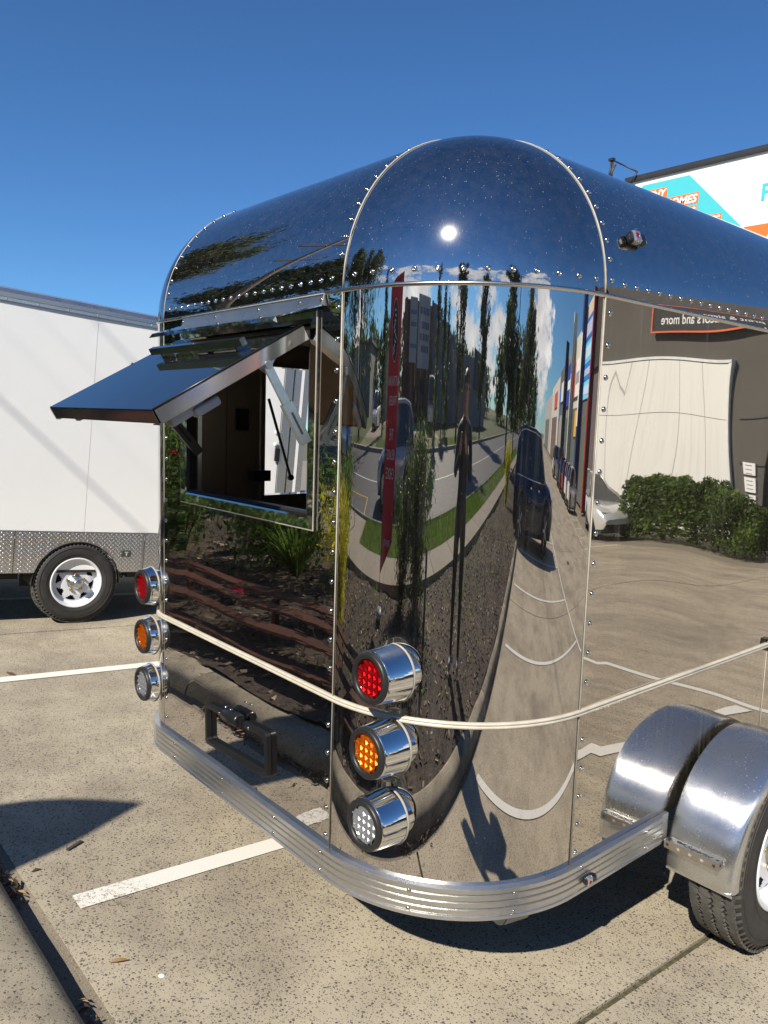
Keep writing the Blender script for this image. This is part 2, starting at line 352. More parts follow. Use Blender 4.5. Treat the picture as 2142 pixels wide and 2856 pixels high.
# shallow gutter strip, then kerb
XE = -3.4
def prof_sweep_x(prof, x0, x1, nx=1, wob=0.0):
    g = G(); rnd = random.Random(3)
    k = len(prof); off = [(rnd.uniform(-wob, wob), rnd.uniform(-wob, wob)) for _ in range(nx + 1)]
    vs = [(x0 + (x1 - x0) * i / nx, y + off[i][0], z + off[i][1]) for i in range(nx + 1) for y, z in prof]
    fs = [(i * k + j, (i + 1) * k + j, (i + 1) * k + j + 1, i * k + j + 1) for i in range(nx) for j in range(k - 1)]
    return g.add(vs, fs, True)
g = prof_sweep_x([(-0.598, -0.031), (-0.602, -0.034), (-0.64, -0.037), (-0.70, -0.037)], -46, 60, 60, 0.0006); struct('gutter', g, GUTTER)
kerb = link('kerb', None, kind='structure')
kx = -46.0
rk = random.Random(5)
while kx < 60:
    kp = [(-0.672, -0.06), (-0.676, -0.02), (-0.688, 0.012), (-0.706, 0.036), (-0.735, 0.052), (-0.78, 0.058), (-0.85, 0.058), (-0.885, 0.048), (-0.895, -0.06)]
    g = prof_sweep_x(kp, 0.006, 2.394, 14, 0.0016)
    n_ = len(kp); g.add([(0.006, y, z) for y, z in kp], [tuple(range(n_))], False); g.add([(2.394, y, z) for y, z in kp], [tuple(range(n_))[::-1]], False)
    part('kerb_stone', g, KERBM, kerb, loc=(kx, 0, 0)); kx += 2.4
# garden bed
rb = random.Random(11)
def bedz(x, y): return 0.045 + 0.030 * math.sin(x * 1.3 + 1) * math.sin(y * 1.9) + 0.015 * math.sin(x * 5.1 + y * 3.3)
g = G(); g.grid(lambda u, v: (-3.6 + 63 * u, -4.05 + 3.19 * v, bedz(-3.6 + 63 * u, -4.05 + 3.19 * v)), 160, 16); struct('garden_bed', g, MULCH)
g = G(); g.grid(lambda u, v: (-46 + 42.4 * u, -4.05 + 3.19 * v, bedz(-46 + 42.4 * u, -4.05 + 3.19 * v)), 120, 16); struct('garden_bed', g, MULCH)
g = G()
for i in range(7000):
    x = rb.uniform(-7, 8) if i < 5600 else rb.uniform(-16, 20); y = rb.uniform(-4.0, -0.9)
    L_ = rb.uniform(0.012, 0.045); W_ = rb.uniform(0.006, 0.016); a = rb.uniform(0, PI); z = bedz(x, y) + rb.uniform(0.004, 0.016)
    dx, dy = math.cos(a), math.sin(a); t = rb.uniform(-0.012, 0.012)
    g.k = rb.choice((0, 0, 1, 1, 2)); g.add([(x - dx * L_ - dy * W_, y - dy * L_ + dx * W_, z), (x - dx * L_ + dy * W_, y - dy * L_ - dx * W_, z + t), (x + dx * L_ + dy * W_, y + dy * L_ - dx * W_, z + t * .4), (x + dx * L_ - dy * W_, y + dy * L_ + dx * W_, z - t)], [(0, 1, 2, 3)])
CH = [simple('bark_chip_dark', (0.035, 0.024, 0.019), 0.9), simple('bark_chip_brown', (0.10, 0.068, 0.048), 0.85), simple('bark_chip_pale', (0.26, 0.20, 0.14), 0.8)]
g.build('bark_chips', CH, kind='stuff', label='dark bark chips scattered over the garden bed behind the kerb', category='mulch')
# footpath slabs
fp = link('footpath', None, kind='structure'); x = -46.0
while x < 60:
    g = G(); g.box((0.745, -4.56, 0.06), (1.48, 1.0, 0.12)); part('path_slab', g, PATHM, fp, loc=(x, 0, 0)); x += 1.5
# verge, road
g = G(); g.grid(lambda u, v: (-3.4 + 63 * u, -6.75 + 1.7 * v, 0.085 + 0.012 * math.sin(u * 300)), 90, 4); struct('verge', g, simple('verge_soil', (0.06, 0.075, 0.025), 0.95, 0, 0.35, 3))
g = G(); g.grid(lambda u, v: (-46 + 36 * u, -6.75 + 1.7 * v, 0.085), 30, 4); struct('verge', g, MATS['verge_soil'])
g = G(); g.box((-6.7, -5.9, 0.04), (6.56, 1.66, 0.09)); struct('driveway_crossing', g, PATHM)
g = prof_sweep_x([(-6.99, -0.01), (-6.95, 0.03), (-6.93, 0.10), (-6.90, 0.115), (-6.75, 0.12), (-6.745, 0.0)], -46, 60, 20); struct('road_kerb', g, PATHM)
g = G(); g.grid(lambda u, v: (-250 + 500 * u, -17.0 + 10.03 * v, 0.0), 6, 2, smooth=False); struct('road', g, ASPH)
ROADW = simple('road_line_paint', (0.62, 0.62, 0.58), 0.7, 0, 0.2, 10); YEL = simple('yellow_road_paint', (0.55, 0.30, 0.03), 0.7, 0, 0.2, 10)
g = G(); g.box((0, -11.3, 0.003), (240, 0.10, 0.004)); struct('road_centre_line', g, ROADW)
def strip(pts, wd, z):
    g = G()
    for (x0, y0), (x1, y1) in zip(pts, pts[1:]):
        d = Vector((x1 - x0, y1 - y0)); n = Vector((-d.y, d.x)).normalized() * wd / 2
        g.add([(x0 + n.x, y0 + n.y, z), (x0 - n.x, y0 - n.y, z), (x1 - n.x, y1 - n.y, z), (x1 + n.x, y1 + n.y, z)], [(0, 1, 2, 3)])
    return g
struct('yellow_road_box', strip([(-4.1, -7.1), (-4.4, -9.1), (-9.7, -8.6)], 0.09, 0.004), YEL)
struct('yellow_road_box', strip([(-4.1, -7.15), (-7.8, -7.2)], 0.09, 0.0045), YEL)
g = prof_sweep_x([(-17.0, -0.01), (-17.03, 0.10), (-17.2, 0.12), (-17.2, 0)], -46, 60, 20); struct('far_kerb', g, PATHM)
g = G(); g.grid(lambda u, v: (-200 + 400 * u, -60 + 42.9 * v, 0.07), 40, 4); struct('far_verge', g, MATS['verge_soil'])
g = G(); g.box((-9.0, -24.2, 0.06), (5.0, 13.9, 0.06)); struct('far_driveway', g, PATHM)
g = G(); g.box((7.0, -24.2, 0.06), (7.5, 13.9, 0.06)); struct('far_driveway', g, PATHM)
# painted bay lines
def line(name, pts, wd=0.085):
    o = part(name, strip([(x, (y + 0.6)) for x, y in pts], wd, 0.0045), PAINT, slabs); return o
line('bay_line', [(-1.225, -0.50), (-1.225, 4.4)], 0.088)
line('bay_line', [(-3.78, -0.55), (-3.78, 4.4)], 0.105)
for x in (-6.2, -8.6, -11, 1.19, 3.55, 5.88, 8.28, 10.7, 13.1, 15.5, 17.9): line('bay_line', [(x, -0.45), (x, 4.36)])
line('bay_end_line', [(-12, 4.45), (19, 4.45)])
for x in (9.5, 12, 14.5, 17.1, 19.7, 22.3, 24.9, 27.5, 30.1, 32.7, 35.3): line('bay_line', [(x, 12.3), (x, 15.9)])
line('bay_end_line', [(9.5, 12.25), (36, 12.25)])
g = G(); g.box((8.7, 7.1, 0.004), (0.32, 0.32, 0.006)); part('drain_cover', g, DARKM, slabs)
# grass blades on the verges
def blades(name, x0, x1, y0, y1, n, z, h, seed, lab):
    r_ = random.Random(seed); g = G()
    for i in range(n):
        x = r_.uniform(x0, x1); y = r_.uniform(y0, y1); a = r_.uniform(0, PI); hh = h * r_.uniform(.4, 1.2); wv = r_.uniform(.004, .009); lx, ly = r_.uniform(-.5, .5) * hh, r_.uniform(-.5, .5) * hh
        g.k = r_.choice((0, 0, 1)); g.add([(x - wv * math.cos(a), y - wv * math.sin(a), z), (x + wv * math.cos(a), y + wv * math.sin(a), z), (x + lx, y + ly, z + hh)], [(0, 1, 2)])
    return g.build(name, [GRASSM, simple('dry_grass', (0.24, 0.21, 0.08), 0.8)], kind='stuff', label=lab, category='grass')
blades('grass', -3.4, 9, -6.75, -5.06, 26000, 0.085, 0.09, 1, 'bright green grass along the verge between the footpath and the road')
blades('grass', 9, 34, -6.75, -5.06, 12000, 0.085, 0.12, 2, 'grass on the far end of the verge beside the road')
blades('weeds', -3, 14, -4.0, -1.2, 2200, 0.10, 0.10, 4, 'sparse dry weeds growing through the bark of the garden bed')
blades('grass', -16, 24, -20.5, -17.2, 16000, 0.07, 0.16, 5, 'unmown grass on the verge across the road')

# loose leaves in the gutter and odd litter near the kerb
g = G(); r_ = random.Random(9)
LEAF = [simple('dead_leaf_brown', (0.13, 0.065, 0.03), 0.8), simple('dead_leaf_tan', (0.33, 0.20, 0.09), 0.8), simple('dead_leaf_dark', (0.045, 0.03, 0.022), 0.9)]
for i in range(1500):
    x = r_.uniform(-2.6, 1.6) if i < 1300 else r_.uniform(-6, 8); y = -0.662 + abs(r_.gauss(0, 0.014)) + (0.10 * r_.random() if r_.random() < .06 else 0); z = r_.uniform(-0.036, -0.012)
    if math.sin(x * 7.3) + math.sin(x * 3.1 + 1) < -0.4 + r_.random() * 1.2: continue
    L_ = r_.uniform(0.005, 0.024); W_ = L_ * r_.uniform(.12, .45); a = r_.uniform(0, 2 * PI); dx, dy = math.cos(a), math.sin(a); t = r_.uniform(-.010, .010)
    g.k = r_.choice((0, 1, 2, 2, 2)); g.add([(x - dx * L_, y - dy * L_, z), (x - dy * W_, y + dx * W_, z + .003 + t * .3), (x + dx * L_, y + dy * L_, z + t), (x + dy * W_, y - dx * W_, z + .003)], [(0, 1, 2, 3)])
g.build('leaf_litter', LEAF, kind='stuff', label='dry brown leaf litter caught along the foot of the kerb', category='leaves')
def leaf(x, y, L_, a, m_, lab, cat='leaf'):
    g = G(); n = 8
    pts = [(-L_ + 2 * L_ * i / n, L_ * .28 * math.sin(PI * i / n), .004 + .006 * math.sin(PI * i / n)) for i in range(n + 1)]
    lo = [(p[0], -p[1], p[2]) for p in pts]
    g.add(pts + lo, [(i, i + 1, n + 2 + i, n + 1 + i) for i in range(n)])
    o = g.build('fallen_leaf', m_, label=lab, category=cat); o.location = (x, y, gz(y) + 0.001); o.rotation_euler = (0, 0, a); return o
leaf(-0.86, -0.50, 0.030, 1.2, LEAF[1], 'tan curled leaf lying alone on the concrete near the kerb')
leaf(-3.88, 0.01, 0.055, 0.3, LEAF[0], 'reddish brown leaf on the concrete just beside the far painted bay line')
g = G(); g.lathe([(0.001, 0.004), (0.007, 0.003), (0.010, 0.0)], (0, 0, 0), 'Z', 10); o = g.build('shell_fragment', simple('pale_shell', (0.75, 0.72, 0.66), 0.4), label='small white shell fragment on the speckled concrete', category='litter'); o.location = (-0.74, -0.42, -0.036)
g = G(); g.box((0, 0, 0.006), (0.014, 0.075, 0.004), (0, 0, 0.5)); o = g.build('cigarette_butt', simple('dark_twig', (0.04, 0.035, 0.03), .8), label='dark twig standing beside a white chip near the kerb', category='twig'); o.location = (-1.59, -0.38, -0.038)
o.name = 'twig'

# ================================================================== polished trailer
RC, AXL, ZT, ZS, XL, YE = 0.5, 0.35, 1.97, 0.335, -1.633, 4.3
tr = thing('food_trailer', 'mirror-polished stainless food trailer with a domed rear corner and raised hatch', 'trailer', (0, 0, 0), (R(2.6), 0, 0))
def wav(a, b, s, amp):
    return amp * (math.sin(a * 5.1 + s) * math.sin(b * 6.3 + 2 * s) + 0.6 * math.sin(a * 11.7 + 3.1 * s + 1.5 * math.sin(b * 4)) + 0.45 * math.sin(b * 13.1 + 2.1 * s + math.sin(a * 7)))
# window hole in the rear panel
WX0, WX1, WZ0, WZ1 = -1.436, -0.647, 1.326, 1.888
def cuts(a, b, keys, step):
    ks = sorted(set([a, b] + [k for k in keys if a < k < b])); o = []
    for p, q in zip(ks, ks[1:]):
        n = max(1, int((q - p) / step + .5)); o += [p + (q - p) * i / n for i in range(n)]
    return o + [b]
def cutgrid(g, us, vs, fn, hole=None, flip=False):
    vt = [fn(u, v) for v in vs for u in us]; nu = len(us); fs = []
    for j in range(len(vs) - 1):
        for i in range(nu - 1):
            cu, cv = (us[i] + us[i + 1]) / 2, (vs[j] + vs[j + 1]) / 2
            if hole and hole[0] < cu < hole[1] and hole[2] < cv < hole[3]: continue
            a = j * nu + i; f = (a, a + 1, a + nu + 1, a + nu); fs.append(f[::-1] if flip else f)
    g.add(vt, fs, True)
g = G(); us = cuts(XL, -RC, [WX0, WX1], 0.02); vs = cuts(ZS, ZT, [WZ0, WZ1], 0.02)
def rear_fn(x, z):
    e = min(1, (x - XL) / .06, (-RC - x) / .06); d = wav(x, z, 0.7, 0.00022) * e + 0.0010 * math.sin((z - ZS) / (ZT - ZS) * PI * 2.2) * 0.25 * e
    d += 0.0004 * e * math.sin(x * 9 + z * 2.5)
    return (x, d, z)
cutgrid(g, us, vs, rear_fn, (WX0, WX1, WZ0, WZ1)); part('rear_panel', g, STEEL, tr)
# right corner panel (quarter cylinder)
g = G()
def cyl_fn(u, v):
    a = -PI / 2 + u * PI / 2; z = ZS + (ZT - ZS) * v; r = RC + 0.00010 * math.sin(z * 9 + a * 2) * math.sin(u * PI)
    return (-RC + r * math.cos(a), RC + r * math.sin(a), z)
g.grid(cyl_fn, 56, 60); part('corner_panel', g, STEELC, tr)
# left corner panel (tighter)
g = G()
g.grid(lambda u, v: (XL - AXL * math.sin((1 - u) * PI / 2), RC - RC * math.cos((1 - u) * PI / 2), ZS + (ZT - ZS) * v), 30, 20); part('corner_panel', g, STEELC, tr)
# side panel
g = G(); us = cuts(RC, YE, [1.705], 0.025); vs = cuts(ZS, ZT, [], 0.025)
def side_fn(y, z):
    e = min(1, (y - RC) / .10); zz = (z - ZS) / (ZT - ZS)
    d = e * (0.0013 * math.sin(y * 6.0 - 0.4 + 1.2 * math.sin(z * 3.2)) * math.sin(zz * 5.2) + 0.0008 * math.sin(zz * 9.0 + y * 2.2) + wav(y, z, 1.9, 0.00014) - 0.0020 * math.exp(-((y - .88) / .27) ** 2) * math.cos(max(0, z - 1.3) * PI / .95))
    return (d, y, z)
cutgrid(g, us, vs, side_fn); part('side_panel', g, STEELS, tr)
# far side: wall with a serving opening
OY0, OY1, OZ0, OZ1 = 0.63, 1.95, 1.235, 1.86
XF = XL - AXL
g = G(); cutgrid(g, cuts(RC, YE, [OY0, OY1], .4), cuts(ZS, ZT, [OZ0, OZ1], .4), lambda y, z: (XF, y, z), (OY0, OY1, OZ0, OZ1), True); part('side_panel', g, STEELC, tr)
# roof: dome octant, left dome, rear roof, side roofs, flat top
def sph(ax, cx, s):
    def f(u, v):
        a = u * PI / 2; b = v * PI / 2
        return (cx + s * ax * math.sin(a) * math.cos(b), RC - RC * math.cos(a) * math.cos(b), ZT + RC * math.sin(b))
    return f
g = G(); g.grid(sph(RC, -RC, 1), 48, 48); part('corner_dome', g, ROOF, tr)
g = G(); g.grid(sph(AXL, XL, -1), 32, 32, flip=True); part('corner_dome', g, ROOF, tr)
def ra(v): b = v * PI / 2; return RC - RC * math.cos(b), ZT + RC * math.sin(b)
def roof_rear(u, v):
    y, z = ra(v); x = XL + (-RC - XL) * u; k = 0.00055 * math.sin(u * 9 + 1.2 * math.sin(v * 8)) * math.sin(v * PI) + .00035 * math.sin(v * 26 + u * 5) * math.sin(u * PI); b = v * PI / 2
    return (x, y - k * math.cos(b), z + k * math.sin(b))
g = G(); g.grid(roof_rear, 56, 48); part('roof_panel', g, ROOF, tr)
def roof_side(u, v):
    b = v * PI / 2; k = 0.0005 * math.sin(u * 18 + 2 * math.sin(v * 5)) * math.sin(v * PI); rr = RC + k
    return (-RC + rr * math.cos(b), RC + (YE - RC) * u, ZT + rr * math.sin(b))
g = G(); g.grid(roof_side, 90, 40); part('roof_panel', g, ROOF, tr)
g = G(); g.grid(lambda u, v: (XL - AXL * math.cos(v * PI / 2), RC + (YE - RC) * u, ZT + RC * math.sin(v * PI / 2)), 12, 24, flip=True); part('roof_panel', g, ROOF, tr)
g = G(); g.grid(lambda u, v: (XL + (-RC - XL) * u, RC + (YE - RC) * v, ZT + RC), 4, 8); part('roof_panel', g, ROOF, tr)
g = G(); g.box(((XF) / 2, YE + 0.01, (ZS + ZT) / 2), (-XF - 0.04, 0.03, ZT - ZS)); g.box((XF / 2, YE + .01, ZT + .18), (-XF - .4, .03, .36)); part('front_panel', g, STEELC, tr)
g = G(); g.box((XF / 2, (YE + 0.08) / 2 + .05, 0.30), (-XF - 0.30, YE - 0.25, 0.10)); part('floor', g, DARKM, tr)
g = G()
for x in (-0.42, -1.55): g.box((x, YE / 2 + .2, 0.215), (0.06, YE - 0.3, 0.08))
for y in (0.55, 1.6, 2.8): g.box((-0.98, y, 0.222), (1.3, 0.06, 0.07))
part('chassis', g, DARKM, tr)
# interior lining
LIN = mirror('interior_lining_steel', c=(0.66, 0.59, 0.50), rough=0.12, haze=0.35)
g = G()
g.box((-0.04, YE / 2 + .2, 1.15), (0.02, YE - .6, 1.6)); g.box((XF / 2, YE - .1, 1.2), (-XF - .1, .02, 1.7)); g.box((XF / 2, YE / 2, ZT - .01), (-XF - .30, YE - .30, .02)); g.box((XF / 2, YE / 2, 0.37), (-XF - .3, YE - .3, .02))
for a, b in (((-.3, -.04), (0.35, 0.06)),): pass
part('lining', g, LIN, tr)
def lin_panel(y0, y1, z0, z1):
    g = G(); g.box((XF + 0.045, (y0 + y1) / 2, (z0 + z1) / 2), (0.012, y1 - y0 - 0.003, z1 - z0)); return part('lining_panel', g, LIN, tr)
lin_panel(0.30, 0.44, .4, 2.0); lin_panel(0.44, OY0 - .012, .4, 2.0); lin_panel(OY0, OY1, .4, OZ0 - .012); lin_panel(OY0, OY1, OZ1 + .012, 2.0); lin_panel(OY1 + .012, 3.0, .4, 2.0); lin_panel(3.0, 4.2, .4, 2.0)
g = G()
for dy, dz, sy, sz in ((0, (OZ0 - OZ1) / 2, OY1 - OY0, .02), (0, (OZ1 - OZ0) / 2, OY1 - OY0, .02)): g.box((XF + .02, (OY0 + OY1) / 2, (OZ0 + OZ1) / 2 + dz), (.075, sy, sz))
for s in (OY0, OY1): g.box((XF + .02, s, (OZ0 + OZ1) / 2), (.075, .024, OZ1 - OZ0 + .03))
part('opening_frame', g, CHROME, tr)
g = G(); g.tube([(XF + .07, OY0 + .02, 1.70), (XF + .10, OY0 + .13, 1.33)], .007); g.box((XF + .075, OY0 - .02, 1.34), (.03, .09, .05)); g.lathe([(.0, -.01), (.014, -.01), (.014, .01), (0, .01)], (XF + .10, OY0 + .13, 1.33), 'X', 10); part('gas_strut', g, BLACKP, tr)
g = G(); g.box((XF + .052, .52, 1.60), (.02, .06, .10)); part('switch_plate', g, DARKM, tr)
# seam beads
def bead(name, pts, r=0.0024): g = G(); g.tube(pts, r, 6); return part(name, g, BEAD, tr)
def arc(n, f): return [f(i / n) for i in range(n + 1)]
bead('seam_strip', [(-RC, -0.002, ZS), (-RC, -0.002, ZT)]); bead('seam_strip', [(0.002, RC, ZS), (0.002, RC, ZT)]); bead('seam_strip', [(XL, .0005, ZS), (XL, .0005, ZT)], .0015)
bead('seam_strip', arc(24, lambda t: (-RC, ra(t)[0] - .001, ra(t)[1] + .001)), 0.0026)
bead('seam_strip', arc(24, lambda t: (-RC + (RC + .001) * math.cos(t * PI / 2), RC, ZT + (RC + .001) * math.sin(t * PI / 2))), 0.0026)
bead('seam_strip', arc(24, lambda t: (XL, ra(t)[0], ra(t)[1])), 0.0018)
def body_path(x0, y1, n=28, lx=True):
    P = []
    if lx: P += [(XL - AXL, RC + .4, -1, 0)] + [(XL - AXL * math.cos(t), RC - RC * math.sin(t), -math.cos(t), -math.sin(t)) for t in [PI / 2 * i / 12 for i in range(13)]]
    else: P += [(x0, 0, 0, -1)]
    P += [(XL + (-RC - XL) * i / 6, 0, 0, -1) for i in range(1, 7)]
    P += [(-RC + RC * math.sin(t), RC - RC * math.cos(t), math.sin(t), -math.cos(t)) for t in [PI / 2 * i / n for i in range(1, n + 1)]]
    P += [(0, RC + (y1 - RC) * i / 6, 1, 0) for i in range(1, 7)]
    return P
g = G(); g.sweep(body_path(0, YE), [(-.004, ZT - .007), (.004, ZT - .005), (.006, ZT), (.004, ZT + .005), (-.004, ZT + .007)]); part('roof_seam', g, mirror('seam_steel', c=(.62, .58, .52), rough=.25, haze=.2), tr)
# rub rail
ZR = 0.806
g = G(); g.sweep(body_path(0, 1.70), [(-.002, ZR - .0095), (.005, ZR - .009), (.0085, ZR - .006), (.009, ZR - .001), (.0065, ZR + .0005), (.0065, ZR + .0025), (.009, ZR + .004), (.0075, ZR + .008), (.004, ZR + .0095), (-.002, ZR + .010)])
RAIL = simple('cream_vinyl_rail', (0.52, 0.475, 0.39), 0.38, 0, 0.12, 25, 0, 0.5); part('rub_rail', g, RAIL, tr)
g = G(); g.box((.012, 1.72, ZR), (.022, .035, .045)); g.lathe([(0, 0), (.006, 0), (.006, .008), (0, .01)], (.022, 1.72, ZR), 'X', 8); part('rail_end_cap', g, CHROME, tr)
bead('seam_strip', [(.001, 1.705, ZS), (.001, 1.705, ZR - .02)], .0014)
# skirt rail with ribs
pr = [(.000, .345), (.018, .345), (.020, .343), (.020, .325), (.0135, .322), (.0135, .318), (.020, .315), (.020, .297), (.0135, .294), (.0135, .290), (.020, .287), (.020, .268), (.0135, .265), (.0135, .261), (.020, .258), (.020, .240), (.018, .236), (.018, .232), (.021, .229), (.021, .216), (.018, .213), (.0, .213)]
pr = [(o_, .345 - (.345 - z_) * .705) for o_, z_ in pr]
g = G(); g.sweep(body_path(0, 0.985), pr, smooth=False); part('skirt_rail', g, ALU, tr)
g = G(); pa = [(0, 0.80 + 0.10 * i / 1, 1, 0) for i in range(2)]; g.sweep([(0, 0.986, 1, 0), (0, 1.03, 1, 0)], [(.0, .345), (.012, .345), (.012, .252), (0, .252)], smooth=False); part('skirt_rail', g, ALU, tr)
g = G(); g.sweep([(0, 1.82, 1, 0), (0, YE, 1, 0)], pr, smooth=False); part('skirt_rail', g, ALU, tr)
# rivets: one mesh shared by every screw
rg = G(); rg.lathe([(.0080, 0), (.0080, .0008), (.0072, .0026), (.0050, .0040), (.0028, .0043), (.0026, .0030), (.0005, .0030)], (0, 0, 0), 'Z', 12); ro = rg.build('rivet', simple('rivet_steel', (0.62, 0.60, 0.57), 0.16, 1.0), tr); rme = ro.data; bpy.data.objects.remove(ro)
rg = G(); rg.lathe([(.0062, 0), (.0058, .0014), (.003, .0022), (.0005, .0023)], (0, 0, 0), 'Z', 10); ro = rg.build('screw', MATS['rivet_steel'], tr); sme = ro.data; bpy.data.objects.remove(ro)
def rivet(p, n, me=rme, nm='rivet', par=None):
    o = link(nm, me, par or tr); o.location = p; o.rotation_euler = Vector(n).to_track_quat('Z', 'Y').to_euler(); return o
def frange(a, b, n): return [a + (b - a) * i / (n - 1) for i in range(n)]
for z in frange(.375, ZT - .045, 19): rivet((-RC - .022, 0, z), (0, -1, 0))
for z in frange(.375, ZT - .045, 19): rivet((0, RC + .028, z), (1, 0, 0))
for z in frange(.395, ZT - .045, 20): rivet((XL + .018, 0, z), (0, -1, 0))
def on_rear(x, b): return (x, RC - RC * math.cos(b), ZT + RC * math.sin(b)), (0, -math.cos(b), math.sin(b))
def on_side(y, b): return (-RC + RC * math.cos(b), y, ZT + RC * math.sin(b)), (math.cos(b), 0, math.sin(b))
b0 = .075
for x in frange(XL + .045, -RC - .055, 21): rivet(*on_rear(x, b0))
for y in frange(RC + .03, 1.85, 23): rivet(*on_side(y, b0 if y > .56 else b0 + .01))
for a in frange(.09, PI / 2 - .08, 12):
    n = (math.sin(a) * math.cos(b0), -math.cos(a) * math.cos(b0), math.sin(b0)); rivet((-RC + RC * n[0], RC + RC * n[1], ZT + RC * n[2]), n)
for b in frange(.20, 1.45, 13):
    rivet(*on_rear(-RC - .024, b)); rivet(*on_side(RC + .026, b)); rivet(*on_rear(XL + .02, b))
for t in (0.2, 0.6, 1.0):
    pass
bp = body_path(0, .80)
def screws_on_skirt(x, y, nx, ny):
    for z in (.334, .312): 
        rivet((x + nx * .0200, y + ny * .0200, z), (nx, ny, 0), sme, 'screw')
    rivet((x + nx * .0200, y + ny * .0200, .248), (nx, ny, 0), sme, 'screw')
for x in (-1.50, -1.12, -0.78, -0.52):
    for z in (.326, .272): rivet((x, -.020, z), (0, -1, 0), sme, 'screw')
for a in (R(33), R(66)):
    n = (math.sin(a), -math.cos(a))
    for z in (.326, .272): rivet((-RC + (RC + .020) * n[0], RC + (RC + .020) * n[1], z), (n[0], n[1], 0), sme, 'screw')
for z in (.326, .272): rivet((.020, .885, z), (1, 0, 0), sme, 'screw')
rivet((.020, .535, .334), (1, 0, 0), sme, 'screw')

# tail lights
def facets(r, m_, name, parent, loc):
    g = G(); n = 5; s = 2 * r / n
    def clip(x, y):
        d = math.hypot(x, y); return (x, y) if d <= r else (x * r / d, y * r / d)
    for i in range(n):
        for j in range(n):
            x0, x1, y0, y1 = -r + i * s, -r + (i + 1) * s, -r + j * s, -r + (j + 1) * s
            cx, cy = (x0 + x1) / 2, (y0 + y1) / 2
            if math.hypot(cx, cy) > r * 1.02: continue
            q = [clip(x0, y0), clip(x1, y0), clip(x1, y1), clip(x0, y1)]
            mids = [((q[k][0] + q[(k + 1) % 4][0]) / 2, (q[k][1] + q[(k + 1) % 4][1]) / 2) for k in range(4)]
            c = clip(cx, cy) if math.hypot(cx, cy) > r else (cx, cy); h = 0.0115
            c = (c[0] + s * .18, c[1] + s * .12)
            g.add([(c[0], -h, c[1])] + [(x, 0, y) for x, y in q], [(0, 1 + k, 1 + (k + 1) % 4) for k in range(4)], False)
    g.lathe([(r * .98, .001), (r, -.002), (r * 1.03, -.001), (r * 1.03, .006)], (0, 0, 0), 'Y', 40)
    return part(name, g, m_, parent, loc=loc)
def tail_light(x, yf, z, depth, m_, lab):
    e = link('tail_light', None, tr, label=lab); e.location = (x, yf, z); e.scale = (1.12,) * 3
    g = G(); g.lathe([(.060, .002), (.0625, -.002), (.0640, -.001), (.0648, .003), (.0655, .006), (.0695, depth - .004), (.0708, depth - .002), (.0710, depth + .001), (.054, depth + .002)], (0, 0, 0), 'Y', 48); part('bezel', g, CHROME, e)
    g = G(); g.lathe([(.0708, depth - .004), (.0726, depth - .001), (.0716, depth + .002)], (0, 0, 0), 'Y', 40); part('bezel_lip', g, BEAD, e)
    g = G(); g.lathe([(.047, .004), (.0475, -.008), (.0500, -.0125), (.0590, -.0130), (.0625, -.0095), (.0632, .002)], (0, 0, 0), 'Y', 48); part('rubber_ring', g, RUBBER, e)
    facets(.0475, m_, 'lens', e, (0, -.002, 0)); g = G(); g.lathe([(0.0005, .004), (.05, .004)], (0, 0, 0), 'Y', 24); part('lens_backing', g, DARKM, e)
    # foot of the bezel following the curved corner
    g = G(); n = 32; vs = []
    for i in range(n):
        t = 2 * PI * i / n; dx, dz = .055 * math.cos(t), .055 * math.sin(t); X = x + dx * 1.12
        ys = (RC - math.sqrt(max(0, RC * RC - (X + RC) ** 2))) if X > -RC else (RC - RC * math.sqrt(max(0, 1 - ((XL - X) / AXL) ** 2)) if X < XL else 0)
        vs += [(dx, depth - .002, dz), (dx * 1.0, max(depth, (ys - yf) / 1.12) + .004, dz)]
    g.add(vs, [(2 * i, 2 * ((i + 1) % n), 2 * ((i + 1) % n) + 1, 2 * i + 1) for i in range(n)], True); part('bezel_foot', g, CHROME, e)
    return e
tail_light(-.281, -.04, .936, .076, LRED, 'red upper light of the near stack'); tail_light(-.284, -.04, .728, .076, LAMB, 'amber middle light of the near stack'); tail_light(-.285, -.04, .524, .076, LCLR, 'clear lower light of the near stack')
tail_light(-1.748, -.035, .913, .030, LRED, 'red upper light of the far stack'); tail_light(-1.748, -.035, .705, .030, LAMB, 'amber middle light of the far stack'); tail_light(-1.748, -.035, .504, .030, LCLR, 'clear lower light of the far stack')

# number plate frame and lamp
e = link('plate_frame', None, tr); e.location = (-1.036, -.009, .505); e.rotation_euler = (0, R(-3), 0)
g = G(); W_, H_, t_ = .422, .150, .016
def rrect(w, h, r, n=5): return [(sx * (w / 2 - r) + r * math.cos(a), sz * (h / 2 - r) + r * math.sin(a)) for sx, sz, a0 in ((1, 1, 0), (-1, 1, PI / 2), (-1, -1, PI), (1, -1, 1.5 * PI)) for a in [a0 + PI / 2 * i / n for i in range(n + 1)]]
po, pi_ = rrect(W_, H_, .014), rrect(W_ - .028, H_ - .030, .012); n = len(po)
vs = [(x, -.012, z) for x, z in po] + [(x, -.012, z) for x, z in pi_] + [(x, .008, z) for x, z in po] + [(x, .008, z) for x, z in pi_]
g.add(vs, [(i, (i + 1) % n, n + (i + 1) % n, n + i) for i in range(n)] + [(i, 2 * n + i, 2 * n + (i + 1) % n, (i + 1) % n) for i in range(n)] + [(n + i, n + (i + 1) % n, 3 * n + (i + 1) % n, 3 * n + i) for i in range(n)]); bevel(part('surround', g, BLACKP, e), .002, 2)
